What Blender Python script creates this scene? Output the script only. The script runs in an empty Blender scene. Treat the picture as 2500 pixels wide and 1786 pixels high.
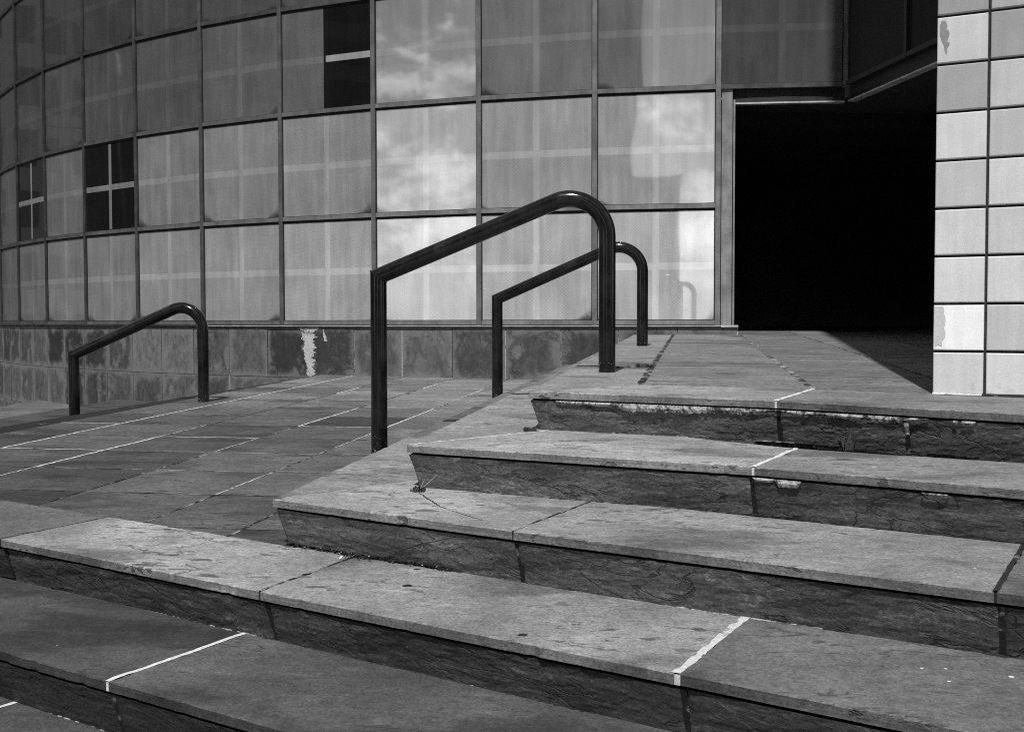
import bpy, bmesh, math, random
from mathutils import Vector, Matrix, noise as mnoise
random.seed(7)
S = bpy.context.scene
COL = S.collection
# ------------------------------------------------------------------ camera, light, exposure
EYE = 1.56                                   # eye height over the street (m)
PITCH, ROLL, FPX = .03951, -.0015, 2795.63   # radians, radians, focal length in px of a 2500 px wide frame
cd = bpy.data.cameras.new('camera'); cam = bpy.data.objects.new('camera', cd); COL.objects.link(cam)
cd.sensor_fit = 'HORIZONTAL'; cd.sensor_width = 36; cd.lens = 36*FPX/2500; cd.clip_start = .05; cd.clip_end = 3000
_u = Vector((0, math.sin(PITCH), math.cos(PITCH))); _x = Vector((1, 0, 0)); _f = Vector((0, math.cos(PITCH), -math.sin(PITCH)))
_r = _x*math.cos(ROLL)+_u*math.sin(ROLL); _t = -_x*math.sin(ROLL)+_u*math.cos(ROLL)
M = Matrix((_r, _t, -_f)).transposed().to_4x4(); M.translation = (0, 0, EYE); cam.matrix_world = M
S.camera = cam
SUN_EL, SUN_AZ = math.radians(57.5), math.radians(12.5)     # azimuth: left of straight behind the camera
to_sun = Vector((-math.sin(SUN_AZ)*math.cos(SUN_EL), -math.cos(SUN_AZ)*math.cos(SUN_EL), math.sin(SUN_EL)))
sl = bpy.data.lights.new('sun', 'SUN'); sl.energy = 4.3; sl.angle = math.radians(.5); sl.color = (1, 1, 1)
so = bpy.data.objects.new('sun', sl); COL.objects.link(so); so.rotation_euler = to_sun.to_track_quat('Z', 'Y').to_euler(); so.location = (-4, -12, 25)
S.view_settings.view_transform = 'Standard'; S.view_settings.look = 'None'
S.view_settings.exposure = 0.0; S.view_settings.gamma = 1; S.view_settings.use_curve_mapping = False
S.cycles.use_denoising = False; S.cycles.filter_width = 1.05      # keep the stone's grain crisp
W = bpy.data.worlds.new('World'); S.world = W; W.use_nodes = True
wt = W.node_tree; wt.nodes.clear()

class NT:
    """small node-tree writer: n(type, inputs{}, props) -> node"""
    def __init__(s, t): s.t = t
    def n(s, typ, ins=None, **kw):
        nd = s.t.nodes.new(typ)
        for k, v in kw.items(): setattr(nd, k, v)
        for k, v in (ins or {}).items(): s.put(nd.inputs[k], v)
        return nd
    def put(s, sock, v):
        if isinstance(v, bpy.types.Node): v = v.outputs[0]
        if isinstance(v, bpy.types.NodeSocket): s.t.links.new(v, sock)
        else: sock.default_value = v
    def m(s, op, a, b=0., c=0., clamp=False):
        nd = s.t.nodes.new('ShaderNodeMath'); nd.operation = op; nd.use_clamp = clamp
        for i, v in enumerate((a, b, c)): s.put(nd.inputs[i], v)
        return nd.outputs[0]
    def ramp(s, x, lo, hi, a=0., b=1., smooth=True):
        nd = s.t.nodes.new('ShaderNodeMapRange'); nd.interpolation_type = 'SMOOTHSTEP' if smooth else 'LINEAR'
        for i, v in enumerate((x, lo, hi, a, b)): s.put(nd.inputs[i], v)
        return nd.outputs[0]
    def mix(s, f, a, b):
        nd = s.t.nodes.new('ShaderNodeMix'); nd.data_type = 'FLOAT'
        s.put(nd.inputs[0], f); s.put(nd.inputs[2], a); s.put(nd.inputs[3], b)
        return nd.outputs[0]
    def noise(s, vec, sc, det=4., ro=.5, w=None, dist=0.):
        nd = s.t.nodes.new('ShaderNodeTexNoise'); nd.noise_dimensions = '4D' if w is not None else '3D'
        if vec is not None: s.put(nd.inputs['Vector'], vec)
        if w is not None: s.put(nd.inputs['W'], w)
        s.put(nd.inputs['Scale'], sc); s.put(nd.inputs['Detail'], det); s.put(nd.inputs['Roughness'], ro); s.put(nd.inputs['Distortion'], dist)
        return nd.outputs[0]
    def mapping(s, vec, scale=(1, 1, 1), rot=(0, 0, 0), loc=(0, 0, 0)):
        nd = s.t.nodes.new('ShaderNodeMapping'); s.put(nd.inputs['Vector'], vec)
        nd.inputs['Scale'].default_value = scale; nd.inputs['Rotation'].default_value = rot; nd.inputs['Location'].default_value = loc
        return nd.outputs[0]
    def grey(s, v):
        nd = s.t.nodes.new('ShaderNodeCombineColor')
        for i in range(3): s.put(nd.inputs[i], v)
        return nd.outputs[0]

# the black-and-white film sees the sky through a red filter: red channel of the daylight sky, plus cumulus
w_ = NT(wt)
sky = w_.n('ShaderNodeTexSky'); sky.sky_type = 'NISHITA'; sky.sun_disc = False
sky.sun_elevation = SUN_EL; sky.sun_rotation = math.atan2(to_sun.x, to_sun.y)
sep = w_.n('ShaderNodeSeparateColor', {0: sky})
tc = w_.n('ShaderNodeTexCoord')
cv = w_.mapping(tc.outputs['Generated'], (1, 1, 1.7), loc=(3.1, 1.7, .4))
c1 = w_.noise(cv, 9., 9, .62)
cl = w_.ramp(c1, .455, .56)
sxyz = w_.n('ShaderNodeSeparateXYZ', {0: tc.outputs['Generated']})
up = w_.m('MULTIPLY', w_.ramp(sxyz.outputs[2], .0, .06), w_.ramp(sxyz.outputs[2], .45, .80, 1., .12))
skyv = w_.mix(w_.m('MULTIPLY', cl, up), w_.m('MULTIPLY', sep.outputs[0], w_.ramp(sxyz.outputs[2], .10, .55, 1.7, .7)), w_.m('ADD', w_.m('MULTIPLY', w_.ramp(c1, .455, .66), 19.), 5.))
bg = w_.n('ShaderNodeBackground', {0: w_.grey(skyv), 1: .09})
w_.n('ShaderNodeOutputWorld', {0: bg})

# ------------------------------------------------------------------ materials
def newmat(name):
    m = bpy.data.materials.new(name); m.use_nodes = True
    t = m.node_tree; t.nodes.clear(); return m, NT(t)
def finish(q, col, rough, spec=.3, h=None, bs=.4, bd=.01, **extra):
    ins = {'Base Color': q.grey(col), 'Roughness': rough, 'Specular IOR Level': spec}
    ins.update(extra)
    if h is not None:
        ins['Normal'] = q.n('ShaderNodeBump', {'Height': h, 'Strength': bs, 'Distance': bd})
    b = q.n('ShaderNodeBsdfPrincipled', ins)
    q.n('ShaderNodeOutputMaterial', {0: b})
def attr(q, nm): return q.n('ShaderNodeAttribute', attribute_name=nm, attribute_type='GEOMETRY').outputs['Fac']
def lines(q, nz, c, wd): return q.ramp(q.m('ABSOLUTE', q.m('SUBTRACT', nz, c)), 0., wd, 1., 0.)

def stone_mat(name, base, pits=1., streak=1., rot=-9.):
    """sawn sandstone: open grain, lens-shaped pits, a few wandering cracks, soft water stains; laminations on the sawn edges"""
    m, q = newmat(name)
    g = q.n('ShaderNodeNewGeometry'); P = g.outputs['Position']
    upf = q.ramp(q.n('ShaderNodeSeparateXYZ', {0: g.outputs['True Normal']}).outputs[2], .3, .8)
    tone, seed = attr(q, 'tone'), attr(q, 'seed')
    pr = q.mapping(P, rot=(0, 0, math.radians(-rot)))
    s2, s3, s4, s5 = (q.m('ADD', seed, k) for k in (5., 11., 21., 33.))
    n1 = q.noise(P, 2.3, 5, .55, seed)
    grain = q.noise(P, 115, 5, .85, seed); mid = q.noise(P, 30, 6, .7, s3)
    stre = q.noise(q.mapping(pr, (.8, 9., 9.)), 3.0, 8, .7, s2)
    lam = q.noise(q.mapping(P, (2.5, 2.5, 190.)), 1.0, 4, .6, seed)
    lens = q.noise(q.mapping(pr, (11, 30, 30)), 1.0, 3, .5, s2); big = q.noise(q.mapping(pr, (4.5, 11, 11)), 1.0, 3, .5, s4)
    pit = q.m('MULTIPLY', q.ramp(lens, .62, .65), q.ramp(n1, .44, .58))
    pit = q.m('MAXIMUM', pit, q.m('MULTIPLY', q.ramp(big, .735, .75), .8))
    fine = q.m('MULTIPLY', q.ramp(q.noise(q.mapping(pr, (40, 90, 90)), 1., 2, .5, s5), .66, .70), .7)
    nl = q.noise(q.mapping(pr, (1., 2.6, 2.6)), 1.5, 7, .58, s2, .3)
    ln = q.m('MULTIPLY', lines(q, nl, .5, .009), q.m('MULTIPLY', upf, q.ramp(n1, .50, .56)))
    flk = q.m('MULTIPLY', lines(q, nl, .555, .016), q.ramp(n1, .50, .42))
    dark = q.m('MULTIPLY', q.ramp(stre, .60, .66), .55*streak)
    c = q.m('MULTIPLY', tone, base)
    c = q.m('MULTIPLY', c, q.ramp(n1, .28, .72, .70, 1.26))
    c = q.m('MULTIPLY', c, q.ramp(stre, .3, .7, 1.-.17*streak, 1.+.14*streak))
    c = q.m('MULTIPLY', c, q.ramp(q.noise(q.mapping(pr, (1., 1.9, 1.9)), 1.3, 6, .6, s4, .4), .52, .62, 1., .58))
    c = q.m('MULTIPLY', c, q.ramp(q.noise(q.mapping(pr, (1.6, 4., 4.)), 3.2, 6, .66, s5, .5), .57, .67, 1., 1.34))
    c = q.m('MULTIPLY', c, q.ramp(mid, .3, .7, .80, 1.2))
    c = q.m('MULTIPLY', c, q.ramp(grain, .35, .65, .64, 1.38))
    c = q.mix(q.m('MULTIPLY', q.m('MAXIMUM', pit, fine), .74*pits), c, base*.16)
    c = q.mix(q.m('MULTIPLY', ln, .8), c, base*.15)
    c = q.m('MULTIPLY', c, q.mix(flk, 1., 1.22))
    c = q.mix(dark, c, base*.25)
    c = q.mix(q.m('MULTIPLY', q.ramp(q.noise(P, 55, 2, .5, s3), .775, .79), .6), c, .5)
    edge = q.m('MULTIPLY', c, q.ramp(lam, .3, .7, .46, .74))          # laminated edge; shade on upright faces painted in as darker colour
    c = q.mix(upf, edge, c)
    h = q.m('ADD', q.m('MULTIPLY', stre, .4), q.m('MULTIPLY', grain, .22)); h = q.m('ADD', h, q.m('MULTIPLY', mid, .35))
    h = q.m('ADD', h, q.m('MULTIPLY', q.ramp(nl, .49, .51), .25))
    h = q.m('SUBTRACT', h, q.m('MULTIPLY', q.m('ADD', pit, ln), .5))
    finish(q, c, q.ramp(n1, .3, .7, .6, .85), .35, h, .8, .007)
    return m

def slate_mat(name, base, tilt=-7., light=.38):
    """riven slate: broad cleft ledges, wandering dark cracks, thin pale veins, scuffs"""
    m, q = newmat(name)
    P = q.n('ShaderNodeNewGeometry').outputs['Position']
    tone, seed = attr(q, 'tone'), attr(q, 'seed')
    s2, s3, s4 = (q.m('ADD', seed, k) for k in (9., 17., 29.))
    pr = q.mapping(q.mapping(P, rot=(0, 0, math.radians(33))), rot=(0, math.radians(tilt), 0))
    n1 = q.noise(P, 3.6, 5, .55, seed); grain = q.noise(P, 130, 5, .8, seed); mid = q.noise(q.mapping(pr, (1, 1, 2.2)), 26, 6, .7, s3)
    a = q.noise(q.mapping(pr, (1.7, 1.7, 6.0)), 1.25, 7, .55, seed, .5)
    b = q.noise(q.mapping(pr, (1.3, 1.3, 6.5)), 2.1, 8, .6, s2, .6)
    crack = q.m('MAXIMUM', q.m('MULTIPLY', lines(q, a, .5, .013), q.ramp(n1, .38, .46)), q.m('MULTIPLY', lines(q, b, .455, .012), q.ramp(n1, .52, .58)))
    vein = q.m('MAXIMUM', q.m('MULTIPLY', lines(q, b, .53, .011), q.ramp(n1, .58, .48)), q.m('MULTIPLY', lines(q, a, .565, .010), q.ramp(n1, .42, .52)))
    c = q.m('MULTIPLY', tone, base)
    c = q.m('MULTIPLY', c, q.ramp(n1, .28, .72, .62, 1.36))
    c = q.m('MULTIPLY', c, q.ramp(mid, .3, .7, .78, 1.24))
    c = q.m('MULTIPLY', c, q.ramp(grain, .33, .67, .6, 1.4))
    c = q.m('MULTIPLY', c, q.ramp(q.noise(P, 5.5, 6, .62, s4, .5), .56, .66, 1., .7))
    c = q.mix(q.m('MULTIPLY', crack, .7), c, base*.15)
    c = q.m('MULTIPLY', c, q.mix(vein, 1., 1.+light*2.4))
    scf = q.m('MULTIPLY', q.ramp(q.noise(q.mapping(P, (22, 22, 8), rot=(.0, .6, 0)), 1.1, 5, .65, s2), .66, .72), q.ramp(n1, .5, .6))
    c = q.m('MULTIPLY', c, q.mix(scf, 1., 1.8))
    c = q.mix(q.m('MULTIPLY', q.ramp(q.noise(P, 70, 2, .5, s3), .77, .79), .5), c, .4)
    h = q.m('ADD', q.m('MULTIPLY', q.m('FLOOR', q.m('MULTIPLY', a, 11.)), .085), q.m('MULTIPLY', q.m('FLOOR', q.m('MULTIPLY', b, 9.)), .05))
    h = q.m('ADD', h, q.m('ADD', q.m('MULTIPLY', mid, .22), q.m('MULTIPLY', grain, .08)))
    h = q.m('ADD', h, q.m('MULTIPLY', b, .5)); h = q.m('SUBTRACT', h, q.m('MULTIPLY', crack, .4))
    finish(q, c, .7, .4, h, .9, .014)
    return m

def mortar_mat(name):
    """joint filler: tone 1 = fresh white caulk, tone 0 = dirt-filled"""
    m, q = newmat(name)
    P = q.n('ShaderNodeNewGeometry').outputs['Position']
    tone, seed = attr(q, 'tone'), attr(q, 'seed')
    n1 = q.noise(P, 14, 4, .6, seed); n2 = q.noise(P, 130, 4, .7, seed)
    g = q.ramp(q.m('ADD', q.m('MULTIPLY', tone, 1.), q.m('MULTIPLY', q.m('SUBTRACT', n1, .5), 2.3)), .25, .6)
    c = q.mix(g, .022, q.ramp(tone, .3, 1., .30, .66))
    c = q.m('MULTIPLY', c, q.ramp(n2, .3, .7, .68, 1.2))
    finish(q, c, .85, .2, q.m('ADD', n2, n1), .8, .004)
    return m

def plinth_mat(name, base):
    """slate wall tiles with mineral halos, run-off stains and cracks; uv = position inside each tile"""
    m, q = newmat(name)
    P = q.n('ShaderNodeNewGeometry').outputs['Position']
    tone, seed = attr(q, 'tone'), attr(q, 'seed')
    uv = q.n('ShaderNodeUVMap', uv_map='UVMap').outputs[0]; u = q.n('ShaderNodeSeparateXYZ', {0: uv})
    e = q.m('MINIMUM', q.m('MINIMUM', u.outputs[0], q.m('SUBTRACT', 1., u.outputs[0])), q.m('MINIMUM', u.outputs[1], q.m('SUBTRACT', 1., u.outputs[1])))
    n1 = q.noise(P, 3.0, 5, .6, seed, .6); n2 = q.noise(q.mapping(P, (5, 5, 2.5), rot=(0, .7, 0)), 2.5, 7, .62, seed, 1.); n3 = q.noise(P, 120, 3, .7, seed)
    halo = q.ramp(q.m('ADD', e, q.m('MULTIPLY', q.m('SUBTRACT', n1, .5), .75)), .0, .16, 1., 0.)
    c = q.m('MULTIPLY', tone, base)
    c = q.m('MULTIPLY', c, q.ramp(n2, .30, .70, .62, 1.35))
    c = q.mix(q.m('MULTIPLY', halo, .7), c, base*2.3)
    c = q.mix(q.m('MULTIPLY', q.ramp(n1, .54, .66), .7), c, base*2.3)
    crk = q.m('MULTIPLY', lines(q, n2, .5, .010), q.ramp(n1, .5, .6))
    c = q.mix(q.m('MULTIPLY', crk, .8), c, base*.2)
    blk = q.m('MULTIPLY', q.ramp(q.noise(P, 6, 6, .65, q.m('ADD', seed, 4.)), .60, .70), .6)
    c = q.mix(blk, c, base*.3)
    c = q.m('MULTIPLY', c, q.ramp(n3, .3, .7, .75, 1.25))
    finish(q, c, .7, .4, q.m('SUBTRACT', q.m('ADD', n2, q.m('MULTIPLY', n3, .15)), crk), .6, .01)
    return m

def pane_mat(name, film, ior=2.7):
    """reflective glass over a dotted white film: a plain cross of film divides the dots; tone = brightness of each pane, light falloff painted in"""
    m, q = newmat(name)
    P = q.n('ShaderNodeNewGeometry').outputs['Position']
    tone, seed = attr(q, 'tone'), attr(q, 'seed')
    uv = q.n('ShaderNodeUVMap', uv_map='UVMap').outputs[0]; s = q.n('ShaderNodeSeparateXYZ', {0: uv})
    U, V = s.outputs[0], s.outputs[1]
    a1 = q.m('LESS_THAN', q.m('ABSOLUTE', q.m('SUBTRACT', U, .5)), .027)
    a2 = q.m('LESS_THAN', q.m('ABSOLUTE', q.m('SUBTRACT', V, .485)), .031)
    cross = q.m('MAXIMUM', a1, a2)
    k = 2*math.pi/.0150
    du = q.m('COSINE', q.m('MULTIPLY', U, k*1.25)); dv = q.m('COSINE', q.m('MULTIPLY', V, k*1.19))
    dot = q.ramp(q.m('MULTIPLY', du, dv), .10, .30)
    base = q.mix(dot, film*.90, film*.55)
    base = q.mix(cross, base, film*1.0)
    base = q.m('MULTIPLY', base, tone)
    # run-off streaks and soot gathered along the lower edge and its corners
    n1 = q.noise(q.mapping(P, (7, 7, .8)), 1.6, 5, .6, seed); n2 = q.noise(P, 2.0, 5, .55, seed)
    base = q.m('MULTIPLY', base, q.ramp(n1, .3, .7, .86, 1.12)); base = q.m('MULTIPLY', base, q.ramp(n2, .3, .7, .88, 1.1))
    eu = q.m('MINIMUM', U, q.m('SUBTRACT', 1., U))
    corner = q.m('ADD', q.m('MULTIPLY', q.m('MULTIPLY', q.ramp(eu, 0., .22, 1., 0.), q.ramp(q.noise(P, 1.1, 2, .5, seed), .40, .66)), .095), .014)
    soot = q.ramp(q.m('ADD', q.m('DIVIDE', V, corner), q.m('MULTIPLY', q.m('SUBTRACT', q.noise(P, 9, 5, .65, seed), .5), 1.2)), .2, 1.5, .85, 0.)
    sideso = q.ramp(eu, 0., .022, .7, 0.)
    soot = q.m('MAXIMUM', soot, sideso)
    base = q.mix(soot, base, .012)
    bow = q.noise(q.mapping(P, (.8, .8, .55)), 1.3, 1., .4, seed)
    nb = q.n('ShaderNodeBump', {'Height': bow, 'Strength': .26, 'Distance': .02})
    d = q.n('ShaderNodeBsdfPrincipled', {'Base Color': q.grey(base), 'Roughness': .025, 'IOR': ior, 'Specular IOR Level': .5, 'Normal': nb})
    q.n('ShaderNodeOutputMaterial', {0: d})
    return m

def metal_mat(name, base, rough=.45, met=.0):
    m, q = newmat(name)
    P = q.n('ShaderNodeNewGeometry').outputs['Position']
    n1 = q.noise(P, 5, 5, .6); n2 = q.noise(q.mapping(P, (30, 30, 3)), 1., 4, .6); n3 = q.noise(P, 90, 3, .6)
    c = q.m('MULTIPLY', q.m('MULTIPLY', q.ramp(n1, .3, .7, .78, 1.16), q.ramp(n2, .3, .7, .88, 1.1)), base)
    c = q.m('MULTIPLY', q.m('MULTIPLY', c, attr(q, 'tone')), q.ramp(n3, .3, .7, .9, 1.1))
    finish(q, c, q.ramp(n1, .3, .7, rough-.08, rough+.12), .5, n3, .1, .002, Metallic=met)
    return m

def rail_mat(name):
    m, q = newmat(name)
    g = q.n('ShaderNodeNewGeometry'); P = g.outputs['Position']
    seed = attr(q, 'seed'); foot = attr(q, 'tone')           # tone runs from 1 at the foot of a post to 0 higher up
    n1 = q.noise(P, 7, 6, .65, seed); n2 = q.noise(q.mapping(P, (60, 60, 8)), 1., 5, .6, seed); n3 = q.noise(P, 110, 3, .6, seed)
    c = q.ramp(q.m('ADD', q.m('MULTIPLY', n1, .6), q.m('MULTIPLY', n2, .4)), .35, .7, .006, .020)
    worn = q.ramp(n1, .55, .75)
    c = q.mix(q.m('MULTIPLY', worn, .4), c, .032)
    chips = q.m('MULTIPLY', q.ramp(q.noise(P, 85, 3, .6, seed), .60, .66), q.ramp(q.m('ADD', foot, q.m('MULTIPLY', q.m('SUBTRACT', n1, .5), .7)), .45, .9))
    few = q.ramp(q.noise(P, 42, 2, .5, q.m('ADD', seed, 2.)), .765, .785)
    c = q.mix(q.m('MAXIMUM', chips, few), c, .34)
    finish(q, c, q.ramp(q.m('ADD', q.m('MULTIPLY', n1, .8), q.m('MULTIPLY', foot, .2)), .3, .7, .10, .30), .4, q.m('ADD', n3, n2), .08, .002)
    return m

def glaze_mat(name):
    m, q = newmat(name)
    P = q.n('ShaderNodeNewGeometry').outputs['Position']
    tone, seed = attr(q, 'tone'), attr(q, 'seed')
    n1 = q.noise(P, 6, 5, .6, seed); n2 = q.noise(P, 220, 3, .7, seed); n3 = q.noise(P, 48, 3, .6, seed)
    c = q.m('MULTIPLY', tone, q.ramp(n1, .3, .7, .93, 1.05))
    c = q.m('MULTIPLY', c, q.ramp(n2, .3, .7, .93, 1.06))
    c = q.mix(q.m('MULTIPLY', q.ramp(n3, .74, .79), .6), c, .12)
    c = q.m('MULTIPLY', c, q.ramp(q.noise(q.mapping(P, (38, 38, 2.2)), 1., 4, .6, seed), .35, .62, 1.02, .95))
    st = q.m('MULTIPLY', q.ramp(q.noise(P, 16, 6, .7, seed), .55, .68), q.ramp(q.n('ShaderNodeSeparateXYZ', {0: P}).outputs[2], EYE-.30, EYE-.16, .5, 0.))
    c = q.mix(st, c, .30)
    finish(q, c, .32, .45, q.m('ADD', n1, q.m('MULTIPLY', n2, .2)), .12, .003)
    return m

def plain_mat(name, v, rough=.8, var=.25, sc=40., spec=.3):
    m, q = newmat(name)
    P = q.n('ShaderNodeNewGeometry').outputs['Position']
    n1 = q.noise(P, sc, 5, .65); n2 = q.noise(P, sc*.1, 4, .6)
    c = q.m('MULTIPLY', v, q.m('MULTIPLY', q.ramp(n1, .3, .7, 1-var, 1+var), q.ramp(n2, .3, .7, 1-var*.7, 1+var*.7)))
    finish(q, c, rough, spec, n1, .3, .003)
    return m

def office_mat(name, wall, glass, fw, fh):
    m, q = newmat(name)
    P = q.n('ShaderNodeNewGeometry').outputs['Position']; s = q.n('ShaderNodeSeparateXYZ', {0: P})
    h = q.m('ADD', s.outputs[0], q.m('MULTIPLY', s.outputs[1], .73))
    a = q.m('LESS_THAN', q.m('FRACT', q.m('DIVIDE', h, fw)), .62); b = q.m('LESS_THAN', q.m('FRACT', q.m('DIVIDE', s.outputs[2], fh)), .6)
    c = q.mix(q.m('MULTIPLY', a, b), wall, glass)
    finish(q, c, .5, .4)
    return m

MAT = dict(
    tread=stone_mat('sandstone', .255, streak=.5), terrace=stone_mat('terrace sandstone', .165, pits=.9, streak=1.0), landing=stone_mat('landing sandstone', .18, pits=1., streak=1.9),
    slate=slate_mat('riven slate', .092), mortar=mortar_mat('joint mortar'), plinth=plinth_mat('slate wall tile', .082),
    pane=pane_mat('dotted film glass', .56), bare=pane_mat('bare dark glass', .010, 1.8), shaded=plain_mat('porch glass with painted shade', .012, .45, .2, 4., .15), gasket=plain_mat('black gasket and painted shade', .01, .6),  # porch glass is near-black, with the tiled wall's shade painted in
    alu=metal_mat('weathered grey aluminium', .27, .42, .15), bright=metal_mat('bare aluminium', .55, .35), dark=metal_mat('dark bronze metal', .022, .55),
    rail=rail_mat('chipped black paint'), glaze=glaze_mat('white glazed tile'), grout=plain_mat('dark grout', .03, .9, .4, 90),
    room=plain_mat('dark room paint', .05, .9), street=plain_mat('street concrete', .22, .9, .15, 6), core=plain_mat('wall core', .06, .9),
    weed=plain_mat('dark weed', .05, .7, .4, 60), straw=plain_mat('dry straw', .55, .7), litter=plain_mat('dark litter', .018, .9, .5, 80), chip=plain_mat('chipped glaze body', .56, .8, .1, 120),
    gum=plain_mat('pale dried gum', .6, .8, .2, 90), lime=None)
def lime_mat(name, lo=.42, hi=.58):
    m, q = newmat(name)
    P = q.n('ShaderNodeNewGeometry').outputs['Position']
    n1 = q.noise(P, 55, 5, .7); n2 = q.noise(P, 9, 4, .6); n3 = q.noise(P, 240, 3, .7)
    c = q.mix(q.ramp(q.m('ADD', q.m('MULTIPLY', n1, .6), q.m('MULTIPLY', n2, .4)), lo, hi), .05, .56)
    c = q.m('MULTIPLY', c, q.ramp(n3, .3, .7, .7, 1.15))
    finish(q, c, .9, .2, q.m('ADD', n1, n3), .9, .004)
    return m
MAT['lime'] = lime_mat('white lime crust'); MAT['wash'] = lime_mat('white lime wash', .34, .50)

# ------------------------------------------------------------------ object helpers
def link(name, me, parent=None, mats=()):
    o = bpy.data.objects.new(name, me); COL.objects.link(o)
    for m in mats: me.materials.append(m)
    if parent: o.parent = parent
    return o
def tag(o, label=None, cat=None, group=None, kind=None):
    if label: o['label'] = label
    if cat: o['category'] = cat
    if group: o['group'] = group
    if kind: o['kind'] = kind
    return o
def empty(name, loc):
    o = bpy.data.objects.new(name, None); COL.objects.link(o); o.location = loc; return o

class MB:
    """mesh collector with per-face tone / seed / material and optional uv"""
    def __init__(s): s.v = []; s.f = []; s.tone = []; s.seed = []; s.mi = []; s.uv = []; s.sm = []
    def face(s, pts, tone=1., seed=0., mi=0, uv=None, smooth=False):
        i = len(s.v); s.v += [tuple(p) for p in pts]; s.f.append(list(range(i, i+len(pts))))
        s.tone.append(tone); s.seed.append(seed); s.mi.append(mi); s.uv.append(uv); s.sm.append(smooth)
    def grid(s, rings, closed=True, tone=1., seed=0., mi=0, smooth=False, tones=None):
        i = len(s.v); n = len(rings[0])
        for r in rings: s.v += [tuple(p) for p in r]
        for a in range(len(rings)-1):
            for b in range(n if closed else n-1):
                c = (b+1) % n
                s.f.append([i+a*n+b, i+a*n+c, i+(a+1)*n+c, i+(a+1)*n+b])
                s.tone.append(tones[a] if tones else tone); s.seed.append(seed); s.mi.append(mi); s.uv.append(None); s.sm.append(smooth)
    def ngon(s, idx_pts, **k): s.face(idx_pts, **k)
    def box(s, o, ax, ay, az, tone=1., seed=0., mi=0):
        o = Vector(o); ax, ay, az = Vector(ax), Vector(ay), Vector(az)
        p = [o, o+ax, o+ax+ay, o+ay]; t = [a+az for a in p]
        s.face(p[::-1], tone, seed, mi); s.face(t, tone, seed, mi)
        for i in range(4):
            j = (i+1) % 4; s.face([p[i], p[j], t[j], t[i]], tone, seed, mi)
    def build(s, name, mats, parent=None, weld=False, origin=None):
        me = bpy.data.meshes.new(name)
        off = Vector(origin) if origin is not None else (Vector(parent.matrix_basis.translation) if parent is not None else Vector((0, 0, 0)))
        if parent is not None and parent.parent is not None: off = off+Vector(parent.parent.matrix_basis.translation)
        me.from_pydata([tuple(Vector(p)-off) for p in s.v], [], s.f)
        a = me.attributes.new('tone', 'FLOAT', 'FACE'); a.data.foreach_set('value', s.tone)
        b = me.attributes.new('seed', 'FLOAT', 'FACE'); b.data.foreach_set('value', s.seed)
        me.polygons.foreach_set('material_index', s.mi); me.polygons.foreach_set('use_smooth', s.sm)
        if any(u is not None for u in s.uv):
            L = me.uv_layers.new(name='UVMap')
            for p in me.polygons:
                u = s.uv[p.index]
                if u is not None:
                    for k, li in enumerate(p.loop_indices): L.data[li].uv = u[k]
        if weld:
            bm = bmesh.new(); bm.from_mesh(me); bmesh.ops.remove_doubles(bm, verts=bm.verts, dist=1e-5); bm.to_mesh(me); bm.free()
        o = link(name, me, parent, mats if isinstance(mats, (list, tuple)) else [mats])
        if origin is not None and parent is None: o.location = off
        return o

V2 = lambda a, b=None: Vector((a[0], a[1])) if b is None else Vector((a, b))
vdir = Vector((.158, .9874)); wdir = Vector((.9874, -.158))
def sv(s, t): return wdir*s+vdir*t
def clip(poly, p, n):
    """keep the part of a 2-d polygon on the side n points to"""
    out = []
    for i in range(len(poly)):
        a, b = poly[i], poly[(i+1) % len(poly)]
        da, db = (a-p).dot(n), (b-p).dot(n)
        if da >= 0: out.append(a)
        if (da < 0) != (db < 0): out.append(a+(b-a)*(da/(da-db)))
    return out
def area(poly): return .5*sum(a.x*b.y-b.x*a.y for a, b in zip(poly, poly[1:]+poly[:1]))
def inset(poly, d):
    """move every edge of a ccw polygon inward by d"""
    n = len(poly); out = []
    for i in range(n):
        a, b, c = poly[i-1], poly[i], poly[(i+1) % n]
        e1 = (b-a).normalized(); e2 = (c-b).normalized()
        n1 = Vector((-e1.y, e1.x)); n2 = Vector((-e2.y, e2.x)); bi = n1+n2
        if bi.length < 1e-6: out.append(b+n1*d); continue
        bi.normalize(); out.append(b+bi*(d/max(.3, bi.dot(n1))))
    return out
def rough_outline(poly, step=.035, j=.0010, chip=.0):
    out = []
    for a, b in zip(poly, poly[1:]+poly[:1]):
        L = (b-a).length; k = max(1, min(60, int(L/step))); e = (b-a)/L; nn = Vector((-e.y, e.x))
        for i in range(k):
            p = a+(b-a)*(i/k)
            if i: p = p+nn*(random.gauss(0, j)+(abs(random.gauss(0, chip)) if chip and random.random() < .15 else 0))
            out.append(p)
    return out
def slab(mb, poly, zf, th, gap=.004, bev=.005, tone=1., seed=None, j=.0014, chip=.004, step=.035, mi=0):
    """one stone: irregular outline, worn arris, sawn sides"""
    poly = [Vector(p) for p in poly]
    if area(poly) < 0: poly = poly[::-1]
    if len(poly) < 3 or area(poly) < .002: return
    seed = random.uniform(0, 50) if seed is None else seed
    o = rough_outline(inset(poly, gap), step, j, chip)
    n = len(o); top = []; 
    for i in range(n):
        a, b, c = o[i-1], o[i], o[(i+1) % n]
        t = (c-a).normalized(); d = bev*random.uniform(.55, 1.3)
        top.append(b+Vector((-t.y, t.x))*d)
    r0 = [(p.x, p.y, zf(p)) for p in top]
    r1 = [(p.x, p.y, zf(p)-bev*random.uniform(.7, 1.2)) for p in o]
    r2 = [(p.x, p.y, zf(p)-th) for p in o]
    mb.face(r0, tone, seed, mi)
    mb.grid([r2, r1, r0], True, tone, seed, mi)
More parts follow.
